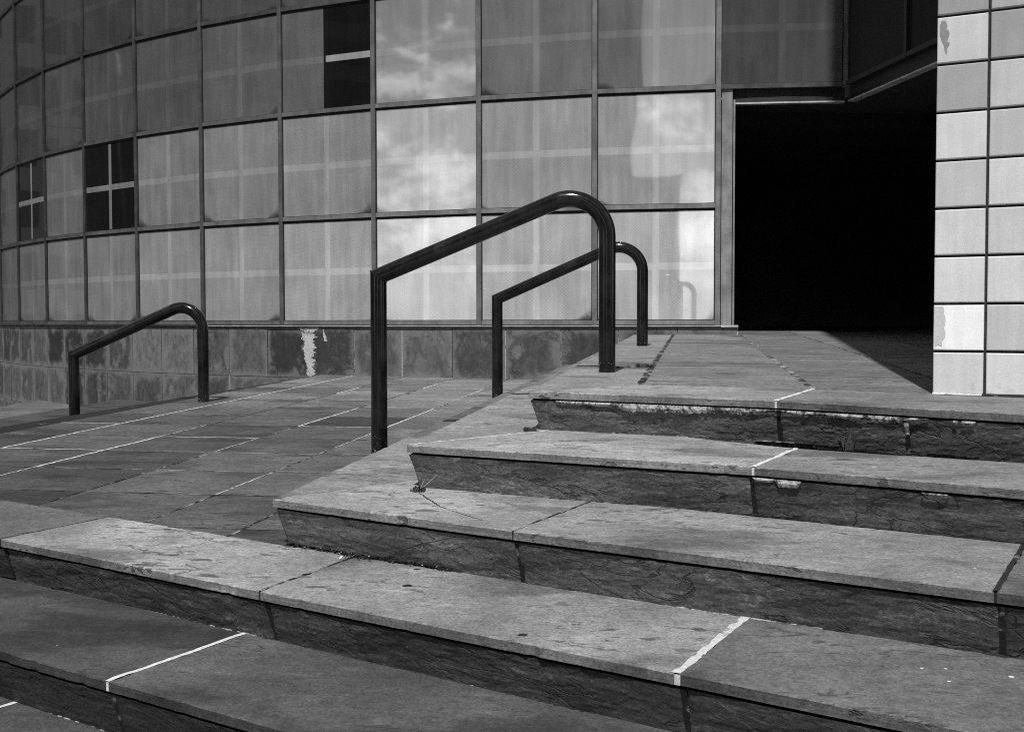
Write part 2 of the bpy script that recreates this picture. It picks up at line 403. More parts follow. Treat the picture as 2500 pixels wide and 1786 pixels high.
def cut(a, b, p, n):
    da, db = (a-p).dot(n), (b-p).dot(n)
    if da < 0 and db < 0: return None
    if da < 0: a = a+(b-a)*(da/(da-db))
    elif db < 0: b = a+(b-a)*(da/(da-db))
    return (a, b) if (b-a).length > .04 else None
def strip(mb, a, b, zf, wd, tone, drop=.004, z_up=0., seed=None):
    """joint filler between two stones, laid just under their tops"""
    a, b = Vector(a), Vector(b); e = (b-a); L = e.length; e.normalize(); n = Vector((-e.y, e.x)); k = max(2, int(L/.03))
    seed = random.uniform(0, 50) if seed is None else seed
    l, r = [], []
    for i in range(k+1):
        p = a+e*(L*i/k); w1 = wd*(.5+random.uniform(-.10, .16)); w2 = wd*(.5+random.uniform(-.10, .16)); dz = -drop+random.uniform(-.001, .001)+z_up
        l.append((p.x+n.x*w1, p.y+n.y*w1, zf(p)+dz)); r.append((p.x-n.x*w2, p.y-n.y*w2, zf(p)+dz))
    mb.grid([r, l], False, tone, seed)
def crumbs(mb, a, b, zf, off, wmin, wmax, cover, tone=.95, hz=.004, step=.012):
    """ragged broken bead of old mortar lying along the foot of a riser"""
    a, b = Vector(a), Vector(b); e = b-a; L = e.length; e.normalize(); n = Vector((-e.y, e.x)); k = int(L/step); run = []
    def flush():
        if len(run) > 2:
            top = [(p.x+n.x*off, p.y+n.y*off, zf(p)+hz) for p, w in run]
            mid = [(p.x+n.x*(off-w*.6), p.y+n.y*(off-w*.6), zf(p)+hz*.8) for p, w in run]
            bot = [(p.x+n.x*(off-w), p.y+n.y*(off-w), zf(p)+.0004) for p, w in run]
            mb.grid([bot, mid, top], False, tone, random.uniform(0, 50))
    for i in range(k+1):
        p = a+e*(L*i/k); g = mnoise.noise(Vector((p.x*4.1, p.y*4.1, off*50+wmax*90)))*.5+.5+random.gauss(0, .07)
        if g < cover:
            run.append((p+n*random.gauss(0, wmax*.12), wmin+(wmax-wmin)*random.random()**2*min(1., (cover-g)*4+.15)))
        else: flush(); run = []
    flush()
def offset_path(path, d):
    out = []
    for i, p in enumerate(path):
        e1 = (p-path[i-1]).normalized() if i else (path[1]-p).normalized()
        e2 = (path[i+1]-p).normalized() if i < len(path)-1 else e1
        n1, n2 = Vector((-e1.y, e1.x)), Vector((-e2.y, e2.x)); bi = (n1+n2).normalized()
        out.append(p+bi*(d/max(.3, bi.dot(n1))))
    return out

# ------------------------------------------------------------------ levels of the terraced steps (plan in metres, camera stands at the origin)
def lev(a, sl, y0): return lambda p: EYE+a+sl*(p.y-y0)
LV = {'A': lev(-.2816, .0166, 4.5), 'B': lev(-.4416, .0135, 4.1), 'C': lev(-.6016, .0135, 3.9), 'D': lev(-.7616, .0126, 4.0),
      'E': lev(-.9216, .0135, 3.2), 'F': lev(-1.0816, .0135, 2.9), 'G': lev(-1.2416, .0135, 2.5), 'H': lev(-1.4016, .0135, 2.1)}
FRONT = {  # outer corner, then the nosing line towards the right
    'A': [(.062, 4.546), (.945, 4.105), (1.611, 3.594), (2.9, 2.605)],
    'B': [(-.381, 4.078), (.738, 3.505), (1.377, 3.064), (2.7, 2.15)],
    'C': [(-.816, 3.861), (0, 3.306), (1.102, 2.592), (2.4, 1.75)],
    'D': [(-3.616, 5.248), (-2.9, 4.752), (-1.797, 3.989), (-.725, 3.248), (.36, 2.507), (2.0, 1.372)],
    'E': [(-4.093, 4.931), (-2.35, 3.775), (-1.048, 2.915), (.15, 2.121), (1.8, 1.03)],
    'F': [(-4.57, 4.60), (-2.80, 3.55), (-1.66, 2.79), (-.40, 1.95), (1.5, .68)],
    'G': [(-6.95, 5.75), (-3.0, 3.15), (-.9, 1.75), (1.2, .35)],
    'H': [(-8.9, 6.55), (-3.3, 2.81), (-1.3, 1.48), (1.0, -.05)]}
FRONT = {k: [Vector(p) for p in v] for k, v in FRONT.items()}
FAR = {'A': 15.5, 'B': 13.4, 'C': 13.6, 'D': 14.6, 'E': 15.0, 'F': 15.4, 'G': 17.6, 'H': 19.5}
PATH = {k: [v[0]+vdir*((FAR[k]-v[0].y)/vdir.y)]+v for k, v in FRONT.items()}
ORDER = 'ABCDEFGH'
TH = .027; RISE_IN = .009; RAKE = .040

stairs = empty('stone_staircase', (-.8, 3.9, 0))
tag(stairs, 'wide flight of worn sandstone steps with dark slate risers climbing to the dark doorway', 'staircase')
joint_mb = MB()
# --- front treads: (level, list of joints front->back, tones)
TREADS = {
    'A': [((.062, 4.546), (.549, 4.895)), ((.945, 4.105), (1.225, 4.651)), ((2.9, 2.605), (3.35, 3.18))],
    'B': [((-.381, 4.078), (.30, 4.68)), ((.738, 3.505), (.985, 3.955)), ((2.7, 2.15), (3.0, 2.75))],
    'C': [((-.816, 3.861), (-.13, 4.50)), ((0, 3.306), (.28, 3.84)), ((1.102, 2.592), (1.40, 3.11)), ((2.4, 1.75), (2.7, 2.3))],
    'D': [((-3.616, 5.248), (-3.52, 5.72)), ((-2.9, 4.752), (-2.66, 5.15)), ((-1.797, 3.989), (-1.565, 4.413)), ((-.725, 3.248), (-.502, 3.721)), ((.36, 2.507), (.64, 3.02)), ((2.0, 1.372), (2.3, 1.9))],
    'E': [((-4.093, 4.931), (-3.5, 5.45)), ((-2.35, 3.775), (-2.08, 4.23)), ((-1.048, 2.915), (-.78, 3.365)), ((.15, 2.121), (.42, 2.58)), ((1.8, 1.03), (2.1, 1.6))],
    'F': [((-4.57, 4.60), (-4.0, 5.2)), ((-2.80, 3.55), (-2.5, 4.05)), ((-1.66, 2.79), (-1.39, 3.24)), ((-.40, 1.95), (-.12, 2.42)), ((1.5, .68), (1.8, 1.3))],
    'G': [((-6.95, 5.75), (-4.4, 5.2)), ((-3.0, 3.15), (-2.7, 3.68)), ((-.9, 1.75), (-.6, 2.3)), ((1.2, .35), (1.5, .9))],
    'H': [((-8.9, 6.55), (-6.6, 6.2)), ((-3.3, 2.81), (-3.0, 3.35)), ((-1.3, 1.48), (-1.0, 2.0)), ((1.0, -.05), (1.3, .6))]}
TONE = {'A': [1.08, .70], 'B': [1.16, .78], 'C': [1.08, .86, .45], 'D': [.42, .45, 1.04, .88, .48], 'E': [.22, .24, .35, .36], 'F': [.22, .22, .3, .3], 'G': [.5]*3, 'H': [.5]*3}  # lower and outer stones darker: corner light falloff painted into their tones
JT = {('A', 1): (1.0, .013), ('B', 1): (.9, .013), ('C', 1): (.34, .006), ('C', 2): (.0, .010), ('D', 1): (.1, .006), ('D', 2): (.1, .006), ('D', 3): (.22, .008), ('D', 4): (.78, .017),
      ('E', 1): (.8, .010), ('E', 2): (1.05, .013), ('E', 3): (.6, .011), ('F', 2): (1.0, .012)}
for L in ORDER:
    zf = LV[L]; J = [(Vector(a), Vector(b)) for a, b in TREADS[L]]
    for i in range(len(J)-1):
        mb = MB()
        poly = [J[i][0]]+[p for p in FRONT[L][1:-1] if min((p-J[i][0]).length, (p-J[i+1][0]).length) > .05 and (p-J[i][0]).dot(J[i+1][0]-J[i][0]) > 0 and (p-J[i+1][0]).dot(J[i][0]-J[i+1][0]) > 0]+[J[i+1][0], J[i+1][1]]
        if L == 'A' and i == 1: poly += [Vector((1.61, 4.376))]
        poly += [J[i][1]]
        g = JT.get((L, i), (0, .006))[1]*.5
        slab(mb, poly, zf, TH, gap=max(.0028, g*.8), bev=.0035, tone=TONE[L][i], j=.0004, chip=.0035, step=.022)
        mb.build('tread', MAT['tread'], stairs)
    for i in range(1, len(J)-1):
        t, wd = JT.get((L, i), (random.uniform(0, .5), .007)); a, b = J[i]
        strip(joint_mb, a+(b-a)*.008, b, zf, wd*1.25, t, drop=-.0005)
        # the joint turned down over the nosing
        e = (b-a).normalized(); n = Vector((-e.y, e.x))*wd*.62; q = a+e*.005; z = zf(q)
        joint_mb.face([(q.x-n.x, q.y-n.y, z-TH), (q.x+n.x, q.y+n.y, z-TH), (q.x+n.x, q.y+n.y, z-.003), (q.x-n.x, q.y-n.y, z-.003)], t, 3.)
    # the mitre where the front tread meets the side tread
    a, b = J[0]
    if L in 'ABC':
        strip(joint_mb, a+(b-a)*.012, a+(b-a)*.95, zf, .012 if L == 'B' else .005, {'A': .25, 'B': 1.0, 'C': .42}[L], drop=.0004)
# --- side treads, running back along the left of each level
for li, L in enumerate(ORDER):
    zf = LV[L]; K = FRONT[L][0]; mi = Vector(TREADS[L][0][1])
    s0 = K.dot(wdir); inn = .46
    if L == 'D': continue
    if L == 'A': inn = None
    if L == 'G': inn = 2.7
    if L == 'H': inn = 2.3
    t0, t1 = K.dot(vdir), sv(0, 0).dot(vdir)+FAR[L]*1.0
    cuts = [t0]+[c for c in (6.03, 7.43, 8.84, 10.3, 11.7, 13.1, 14.5, 15.9, 17.3) if c > t0+.8 and c < FAR[L]+.6]+[FAR[L]+.7]
    if L == 'C': cuts = [t0, 4.80, 5.57, 6.5, 7.3, 8.4, 9.6, 10.8, 12., FAR[L]+.7]
    if L == 'B': cuts = [t0, 5.62, 7.2, 8.5, 10., 11.4, FAR[L]+.7]
    for i in range(len(cuts)-1):
        a, b = cuts[i], cuts[i+1]
        si = -.232 if L == 'A' else s0+inn
        poly = [sv(s0, a), sv(si, a), sv(si, b), sv(s0, b)]
        if i == 0:
            poly = [K, mi]+([sv(si, mi.dot(vdir))] if abs(mi.dot(wdir)-si) > .02 and mi.dot(wdir) < si else [])+[sv(si, b), sv(s0, b)]
            if mi.dot(wdir) > si: 
                f = (si-s0)/(mi.dot(wdir)-s0); poly = [K, K+(mi-K)*f, sv(si, b), sv(s0, b)]
        mb = MB(); slab(mb, poly, zf, TH, gap=.003, bev=.0045, tone={'A': [1., .85], 'B': [.92, .86, .7], 'C': [.98, .95, .5, .42, .55]}[L][min(i, {'A': 1, 'B': 2, 'C': 4}[L])]*random.uniform(.95, 1.05) if L in 'ABC' else random.uniform(.20, .30)*(1.7 if L == 'H' else 1), j=.0012)
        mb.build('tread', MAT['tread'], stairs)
# --- risers
RJ = {'A': [(1.0, .012, .0), (1.43, .010, .35)], 'B': [], 'C': [], 'D': [], 'E': [], 'F': [], 'G': [], 'H': []}
RTONE = {'A': [1.25, .8, .75, .7], 'B': [1.2, .8, .8], 'C': [1.2, .95, .6], 'D': [.42, .42, .55, .52, .48], 'E': [.26, .26, .3, .3], 'F': [.3]*5, 'G': [.5]*4, 'H': [.5]*4}
lower = {ORDER[i]: (LV[ORDER[i+1]] if i < 7 else (lambda p: 0.0)) for i in range(8)}
def riser(L, a, b, a2, b2, tone, seed=None):
    """one riser stone with a coarsely riven face, raked back under the nosing (a, b at the top; a2, b2 at the foot)"""
    zt, zb = LV[L], lower[L]; seed = random.uniform(0, 50) if seed is None else seed
    e = (b-a); ln = e.length; e.normalize(); n = Vector((e.y, -e.x)); mb = MB()   # n points out of the flight
    near = a.y < 4.7; k = max(2, int(ln/(.012 if near else .04))); r = 16 if near else 6; rows = []
    ce, se = math.cos(.10), math.sin(.10)
    for q in range(r+1):
        row = []; f = q/r
        for i in range(k+1):
            g = i/k; p = (a2+(b2-a2)*g)*(1-f)+(a+(b-a)*g)*f; z0 = zb(p)-.012; z1 = zt(p)-TH-.009
            z = z0+(z1-z0)*f
            uu, zz = g*ln*ce+z*se, z*ce-g*ln*se
            v1 = mnoise.fractal(Vector((uu*2.4+seed, zz*13, seed)), .9, 2.1, 5); v2 = mnoise.fractal(Vector((uu*5+seed*2, zz*22, seed)), .9, 2.1, 4)
            d = (math.floor(v1*3.2)/3.2*.0042+v1*.0015+math.floor(v2*3)/3*.0012)
            d = max(-.007, min(.005, d))
            if i in (0, k): d -= .003
            row.append((p.x+n.x*d, p.y+n.y*d, z))
        rows.append(row)
    mb.grid(rows, False, tone, seed)
    p0 = [(x-n.x*.05, y-n.y*.05, z) for x, y, z in rows[-1]]
    mb.grid([rows[-1], p0], False, tone*.6, seed)
    for c in (0, k):
        mb.grid([[rw[c] for rw in rows], [(rw[c][0]-n.x*.05, rw[c][1]-n.y*.05, rw[c][2]) for rw in rows]], False, tone*.8, seed)
    mb.build('riser', MAT['slate'], stairs)
def on_path(path, x):
    for a, b in zip(path, path[1:]):
        if (a.x-x)*(b.x-x) <= 0 and a.x != b.x: return a+(b-a)*((x-a.x)/(b.x-a.x))
    return path[-1]
RX = {'A': [.955, 1.318], 'B': [.738], 'C': [.01, 1.115], 'D': [-2.9, -1.785, -.705, .375], 'E': [-2.35, -1.035, .17], 'F': [-2.8, -1.65, -.4], 'G': [-3.0, -.9], 'H': [-3.3, -1.3]}
foot = {}
for L in ORDER:
    op = offset_path(PATH[L], RISE_IN); ob = offset_path(PATH[L], RISE_IN+RAKE); foot[L] = ob; fr = op[1:]
    xs = RX[L]; cuts_ = xs+[p.x for p in fr[1:-1] if min([abs(p.x-x) for x in xs]+[9]) > .12]
    pts = [(fr[0], ob[1], 0)]+[(on_path(fr, x), None, 1 if x in xs else 2) for x in sorted(cuts_)]+[(fr[-1], ob[-1], 0)]
    ti = 0
    for i in range(len(pts)-1):
        a, b = pts[i][0], pts[i+1][0]; e = (b-a).normalized(); n = Vector((e.y, -e.x))
        a2 = pts[i][1] or a-n*RAKE; b2 = pts[i+1][1] or b-n*RAKE
        g0, g1 = (.006 if pts[i][2] == 1 else 0), (.006 if pts[i+1][2] == 1 else 0)
        if pts[i][2] == 1: ti += 1
        riser(L, a+e*g0, b-e*g1, a2+e*g0, b2-e*g1, RTONE[L][min(ti, len(RTONE[L])-1)])
        if pts[i][2] == 1:   # joint between two riser stones
            z1 = LV[L](a)-TH-.009; z0 = lower[L](a)-.01; tn = {('A', 2): .7, ('C', 2): .25}.get((L, ti), .1)
            for f0, f1, tt in ((0, .55, min(tn, .33)), (.55, 1, tn)):
                P = [(a2+(a-a2)*f-n*.004, z0+(z1-z0)*f) for f in (f0, f1)]
                joint_mb.face([(P[0][0].x-e.x*.009, P[0][0].y-e.y*.009, P[0][1]), (P[0][0].x+e.x*.009, P[0][0].y+e.y*.009, P[0][1]), (P[1][0].x+e.x*.009, P[1][0].y+e.y*.009, P[1][1]), (P[1][0].x-e.x*.009, P[1][0].y-e.y*.009, P[1][1])], tt, random.uniform(0, 9))
    # side risers
    a, b, a2, b2 = op[0], op[1], ob[0], ob[1]; k = max(1, int((b-a).length/1.4))
    for i in range(k):
        riser(L, a+(b-a)*(i/k), a+(b-a)*((i+1)/k-.002), a2+(b2-a2)*(i/k), a2+(b2-a2)*((i+1)/k-.002), .8)
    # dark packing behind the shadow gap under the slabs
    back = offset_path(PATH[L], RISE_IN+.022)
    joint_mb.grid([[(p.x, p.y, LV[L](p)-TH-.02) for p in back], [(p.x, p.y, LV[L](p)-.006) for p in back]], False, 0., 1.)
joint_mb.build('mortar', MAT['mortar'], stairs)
# --- lime crust under the top nosing and broken mortar along the risers' feet
lime = MB()
fa = foot['A'][1:]
def crust(L, x0, x1, dmax, dmin, dens=1., out=.004):
    zt = LV[L]; op_ = offset_path(PATH[L], RISE_IN)[1:]; a, b = on_path(op_, x0), on_path(op_, x1); e = (b-a); ln = e.length; e.normalize(); n = Vector((e.y, -e.x)); k = int(ln/.007)
    run = []
    def fl():
        if len(run) > 2:
            lime.grid([[r[0] for r in run], [r[1] for r in run], [r[2] for r in run]], False, 1., random.uniform(0, 50))
    for i in range(k+1):
        p = a+e*(ln*i/k); g = mnoise.noise(Vector((p.x*6, p.y*6, 3.3)))*.5+.5+random.uniform(-.12, .12); env = min(1, min(i, k-i)/(k*.18)+.15)
        d = (dmin+(dmax-dmin)*g)*env
        z = zt(p)-TH-.006; o = out+random.uniform(0, .002)
        if g > 1-dens:
            run.append(((p.x+n.x*o, p.y+n.y*o, z), (p.x+n.x*(o+.002), p.y+n.y*(o+.002), z-d*.5), (p.x+n.x*(out-.003), p.y+n.y*(out-.003), z-d)))
        else: fl(); run = []
    fl()
crust('A', .36, .955, .040, .006, .78); crust('A', .16, .40, .018, .002, .5); crust('A', .955, 1.38, .032, .004, .72); crust('A', 1.32, 1.6, .022, .002, .5)
crust('B', .742, .80, .014, .010, 1.); crust('B', .80, .87, .030, .012, .9); crust('B', 1.16, 1.22, .012, .006, .9)
crust('C', .02, .30, .005, .001, .35)
for L, U, (x0, x1), cov, wm in (('B', 'A', (.12, .62), .56, .012), ('B', 'A', (.62, 1.02), .66, .022), ('C', 'B', (.0, .45), .42, .006), ('D', 'C', (.0, .45), .62, .016), ('D', 'C', (.45, .72), .72, .022), ('D', 'C', (.72, 1.0), .40, .007),
                           ('E', 'D', (-1.6, -1.3), .50, .010), ('E', 'D', (-1.15, -.72), .62, .014), ('E', 'D', (-.4, .2), .46, .008), ('F', 'E', (-1.40, -.7), .80, .013)):
    a, b = on_path(foot[U][1:], x0), on_path(foot[U][1:], x1)
    pts = [a]+[p for p in foot[U][1:] if a.x < p.x < b.x]+[b]
    for p, q in zip(pts, pts[1:]): crumbs(lime, p, q, LV[L], .001, wm*.3, wm, cov, hz=.0018)
tag(lime.build('mortar', MAT['lime'], stairs), kind='stuff')
# cracks in the third step and its riser, dark spots and pale gum marks on the treads
ck = MB()
def crack_line(pts, wd):
    pts = [Vector(p) for p in pts]; out = []
    for a, b in zip(pts, pts[1:]):
        k = max(2, int((b-a).length/.010))
        for i in range(k): out.append(a+(b-a)*(i/k)+Vector((random.gauss(0, .0016), random.gauss(0, .0016), random.gauss(0, .0008) if len(a) > 2 and wd < 0 else 0)))
    out.append(pts[-1]); w = abs(wd)
    up_ = Vector((0, 0, 1)) if wd < 0 else Vector((.3, .95, 0))
    ck.grid([[p-up_*w*random.uniform(.2, .6)*(.3+.7*math.sin(math.pi*(i+1)/(len(out)+1))) for i, p in enumerate(out)], [p+up_*w*random.uniform(.2, .6)*(.3+.7*math.sin(math.pi*(i+1)/(len(out)+1))) for i, p in enumerate(out)]], False)
def on_tread(L, pts): return [(x, y, LV[L](Vector((x, y)))+.0005) for x, y in pts]
crack_line(on_tread('C', [(-.332, 3.991), (-.304, 3.917), (-.273, 3.822), (-.244, 3.731), (-.209, 3.656)]), .016)
crack_line(on_tread('C', [(-.209, 3.656), (-.156, 3.573), (-.117, 3.513), (-.087, 3.455)]), .007)
rt_, rb_ = offset_path(PATH['C'], RISE_IN)[1:], foot['C'][1:]
def on_riser(x, f):
    a, b = on_path(rt_, x), on_path(rb_, x); p = b+(a-b)*f; z0 = lower['C'](p); z1 = LV['C'](p)-TH-.009
    return (p.x-.571*.0055, p.y-.821*.0055, z0+(z1-z0)*f)
crack_line([on_riser(x, f) for x, f in ((-.42, .02), (-.385, .14), (-.33, .42), (-.27, .66), (-.21, .80), (-.165, .95))], -.0036)
ck.build('crack', MAT['litter'], stairs)
def blot(L, x, y, rx, ry, mat, dz=.0006, seed=0):
    r = random.Random(seed); n = 18; mb_ = MB(); z = LV[L]
    pts = []
    for i in range(n):
        a = 6.2832*i/n; k = r.uniform(.75, 1.15); p = Vector((x, y))+wdir*math.cos(a)*rx*k+vdir*math.sin(a)*ry*k; pts.append((p.x, p.y, z(p)+dz))
    mb_.face(pts, 1., seed); mb_.build('stain', mat, stairs)
for i, (L, x, y, rx, ry, m_) in enumerate((('D', -.306, 3.308, .014, .017, 'litter'), ('D', .025, 2.806, .013, .012, 'litter'), ('D', -.296, 3.518, .012, .008, 'litter'), ('D', .918, 2.539, .004, .006, 'gum'), ('D', .971, 2.536, .004, .005, 'gum'),
        ('D', .945, 2.449, .004, .004, 'gum'), ('D', 1.093, 2.48, .006, .007, 'gum'), ('C', 1.149, 2.822, .004, .005, 'gum'), ('B', 1.111, 3.499, .011, .010, 'gum'))): blot(L, x, y, rx, ry, MAT[m_], seed=i)
dirt = MB()
for U in 'ABCDE':
    Lw = ORDER[ORDER.index(U)+1]; fr = foot[U][1:]
    for p, q in zip(fr, fr[1:]):
        crumbs(dirt, p, q, LV[Lw], .008, .008, .017, .52, hz=.005); crumbs(dirt, p, q, LV[Lw], -.002, .002, .010, .40, hz=.002)
tag(dirt.build('dirt_line', MAT['litter'], stairs), kind='stuff')

# ------------------------------------------------------------------ terrace paving left of the steps
ROWS = [2.55, 3.25, 3.95, 4.66, 5.34, 6.03, 6.72, 7.43, 8.12, 8.84, 9.56, 10.30, 11.0, 11.7, 12.4, 13.1, 13.8, 14.5]
LANES = [-4.405, -3.95, -3.31, -2.66, -2.045, -1.63, -1.36]
ter, tj = MB(), MB()
bl_p, bl_n = Vector((-1.572, 4.41)), Vector((.568, .823))
TT = {(3, 7): .45, (1, 5): .55, (0, 4): .8}
for i in range(len(LANES)-1):
    for r in range(len(ROWS)-1):
        poly = clip([sv(LANES[i], ROWS[r]), sv(LANES[i+1], ROWS[r]), sv(LANES[i+1], ROWS[r+1]), sv(LANES[i], ROWS[r+1])], bl_p, bl_n)
        if len(poly) < 3 or abs(area(poly)) < .004: continue
        base = .07+.068*r+.08*i  # darker to the front left: light falloff painted into the slabs
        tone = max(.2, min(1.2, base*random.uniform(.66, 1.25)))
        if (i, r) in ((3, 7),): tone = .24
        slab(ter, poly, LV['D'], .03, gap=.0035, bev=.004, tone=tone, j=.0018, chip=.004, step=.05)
WHITE = {('c', 0, 7): 1, ('c', 0, 11): .95, ('c', 1, 5): .75, ('c', 0, 8): .2, ('c', 2, 6): .9, ('c', 3, 7): 1.0, ('c', 2, 11): .95, ('c', 3, 12): .8, ('c', 2, 12): .6, ('c', 3, 4): .5, ('c', 3, 5): .6, ('c', 2, 5): .55, ('c', 3, 11): .3}
for i in range(len(LANES)-1):
    for r in range(1, len(ROWS)-1):
        seg = [sv(LANES[i], ROWS[r]), sv(LANES[i+1], ROWS[r])]
        seg = cut(seg[0], seg[1], bl_p, bl_n)
        if not seg: continue
        t = WHITE.get(('c', i, r), random.choice((.05, .1, .2, .35)))
        strip(tj, seg[0], seg[1], LV['D'], .015 if t > .6 else .010, t, drop=-.0012 if t > .6 else -.0006)
LT = {1: [.95]*20, 2: [.2, .2, .2, .6, .9, 1., .5, .2, .15, .1, .1, .85, .2, .2, .2, .2, .2, .2], 3: [.3, .3, .2, .15, .35, .55, .35, .9, .85, .2, .15, .3, .9, .5, .3, .2, .2, .2], 4: [.3, .3, .3, .6, .35, .5, .6, .9, .75, .4, .6, .65, .4, .3, .2, .2, .2, .2], 5: [.2]*20}
for i in LT:
    for r in range(len(ROWS)-1):
        a, b = sv(LANES[i], ROWS[r]), sv(LANES[i], ROWS[r+1])
        ab = cut(a, b, bl_p, bl_n)
        if not ab: continue
        a, b = ab
        t = LT[i][r]; strip(tj, a, b, LV['D'], .0145 if t > .6 else .011, t, drop=-.0012 if t > .4 else -.0006)
bq = [Vector((-3.9, 6.02)), Vector((-.3, 3.53)), sv(-1.3, 14.5), sv(-4.39, 14.5)]
tj.face([(p.x, p.y, LV['D'](p)-.012) for p in bq], 0., 0.)
terrace = ter.build('terrace', MAT['terrace']); tag(terrace, kind='structure')
tj.build('mortar', MAT['mortar'], terrace)

# ------------------------------------------------------------------ landing paving in front of the door (runs on inside)
land, lj = MB(), MB()
LL = [-.232, .475, 1.083, 1.75, 2.42, 3.1, 3.8, 4.5, 5.2]
LR = [3.0, 6.32, 7.75, 9.2, 10.6, 11.65, 12.6, 14.4, 16.5]
s1p, s1d = Vector((.549, 4.895)), (Vector((1.225, 4.651))-Vector((.549, 4.895))).normalized()
s2p, s2d = Vector((1.225, 4.651)), Vector((.8137, -.5812))
for i in range(len(LL)-1):
    p, d = (s1p, s1d) if i == 0 else (s2p, s2d); nn = Vector((-d.y, d.x))
    for r in range(len(LR)-1):
        poly = clip([sv(LL[i], LR[r]), sv(LL[i+1], LR[r]), sv(LL[i+1], LR[r+1]), sv(LL[i], LR[r+1])], p, nn)
        if len(poly) < 3 or abs(area(poly)) < .004: continue
        slab(land, poly, LV['A'], .03, gap=.0028 if r else .003, bev=.003, tone=[.98, .80, .85, .8, .8, .8, .8, .8][i]*random.uniform(.94, 1.06), j=.0012, chip=.003, step=.06)
    for r in range(1, len(LR)-1): strip(lj, sv(LL[i], LR[r]), sv(LL[i+1], LR[r]), LV['A'], .010, .1, drop=.001)
for i, (t, w0) in {0: (.22, .030), 1: (.40, .028), 2: (.3, .014), 3: (.3, .01), 4: (.3, .01)}.items():
    for r in range(len(LR)-1):
        a, b = sv(LL[i], LR[r]), sv(LL[i], LR[r+1]); ab = cut(a, b, s2p if i else s1p, Vector((-s2d.y, s2d.x)) if i else Vector((-s1d.y, s1d.x)))
        if ab: strip(lj, ab[0], ab[1], LV['A'], w0, t, drop=-.0006)
lq = [Vector((.5, 4.85)), Vector((1.2, 4.6)), Vector((3.6, 2.9)), sv(5.2, 16.5), sv(-.24, 16.5)]
lj.face([(p.x, p.y, LV['A'](p)-.012) for p in lq], 0., 0.)
landing = land.build('landing', MAT['landing']); tag(landing, kind='structure')
lj.build('mortar', MAT['mortar'], landing)

# ------------------------------------------------------------------ the curved glass building
CX, CY, RR, A0, DA, HH = 4.4811, 27.5705, 15.4746, -.1481, .0851, 1.25
def ang(k): return A0-(10-k)*DA
def arc(k, z, r=0.): a = ang(k); return Vector((CX+(RR+r)*math.sin(a), CY-(RR+r)*math.cos(a), EYE+z))
ZR = [-.0208, -.0208+.9956*HH]; ZR += [ZR[1]+HH*i for i in range(1, 5)]
K0, KN = -2, 10
bld = empty('curved_glass_building', (CX, CY, 0))
tag(bld, 'curved building of dotted glass panes in grey metal frames over a slate plinth', 'building')
rnd = random.Random(3)
DARKP = {(1, 1): 'all', (3, 1): 'all', (6, 2): 'right'}
MW, MD = .054, .026
def pane(P00, P10, P11, P01, tone, film, half=None):
    """glass pane with its black gasket and painted transom shadow; corners counter-clockwise seen from outside"""
    mb = MB(); ex = (P10-P00); ez = (P01-P00); lx, lz = ex.length, ez.length; ex /= lx; ez /= lz
    g, gr, gb, gt = MW/2+.008, MW/2+.012, .030, .052      # left, right, bottom, top; top strip widened to paint the transom's shadow
    q = [P00+ex*g+ez*gb, P10-ex*gr+ez*gb, P11-ex*gr-ez*gt, P01+ex*g-ez*gt]; o = [P00, P10, P11, P01]
    sd = rnd.uniform(0, 50); nrm = ex.cross(ez)
    for i in range(4):
        j = (i+1) % 4; mb.face([o[i]+nrm*.004, o[j]+nrm*.004, q[j]+nrm*.004, q[i]+nrm*.004], 1., 0., 1)
        mb.face([q[i]+nrm*.004, q[j]+nrm*.004, q[j], q[i]], 1., 0., 1)
    uvq = [(g/lx, gb/lz), (1-gr/lx, gb/lz), (1-gr/lx, 1-gt/lz), (g/lx, 1-gt/lz)]
    if half:
        xm = .475; m0 = P00+ex*lx*xm+ez*gb; m1 = P01+ex*lx*xm-ez*gt
        mb.face([q[0], m0, m1, q[3]], tone, sd, 0, [uvq[0], (xm, uvq[0][1]), (xm, uvq[2][1]), uvq[3]])
        mb.face([m0, q[1], q[2], m1], 1., sd, 2, [(xm, uvq[0][1]), uvq[1], uvq[2], (xm, uvq[2][1])])
    elif film == 'bare': mb.face(q, 1., sd, 2, uvq)
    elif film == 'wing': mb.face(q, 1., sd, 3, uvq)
    else: mb.face(q, tone, sd, 0, uvq)
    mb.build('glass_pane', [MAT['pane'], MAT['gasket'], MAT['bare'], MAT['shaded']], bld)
    if film == 'bare' or half:     # strips of the film cross left on the bare glass
        cb = MB(); nn = nrm*.0015
        def st(u0, u1, v0, v1):
            cb.face([P00+ex*lx*u+ez*lz*v+nn for u, v in ((u0, v0), (u1, v0), (u1, v1), (u0, v1))], .70 if half else .42, sd, 0, [(.5, .485)]*4)
        if half: st(xm+.025, .965, .455, .515)
        else: st(.03, .965, .455, .515); st(.474, .526, .03, .455); st(.474, .526, .515, .955)
        cb.build('film_strip', [MAT['pane']], bld)
def pane_falloff(k, r):      # light falloff painted into the panes: darker leftward, upward and over the door
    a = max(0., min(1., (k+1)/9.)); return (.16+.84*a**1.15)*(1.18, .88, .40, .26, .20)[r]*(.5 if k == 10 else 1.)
for k in range(K0, KN+1):
    for r in range(5):
        if k == KN and r < 2: continue
        c = [arc(k, ZR[r], 0), arc(k+1, ZR[r], 0), arc(k+1, ZR[r+1], 0), arc(k, ZR[r+1], 0)]
        fl = DARKP.get((k, r)); pane(*c, pane_falloff(k, r)*rnd.uniform(.93, 1.07), 'bare' if fl == 'all' else 'dots', fl == 'right')
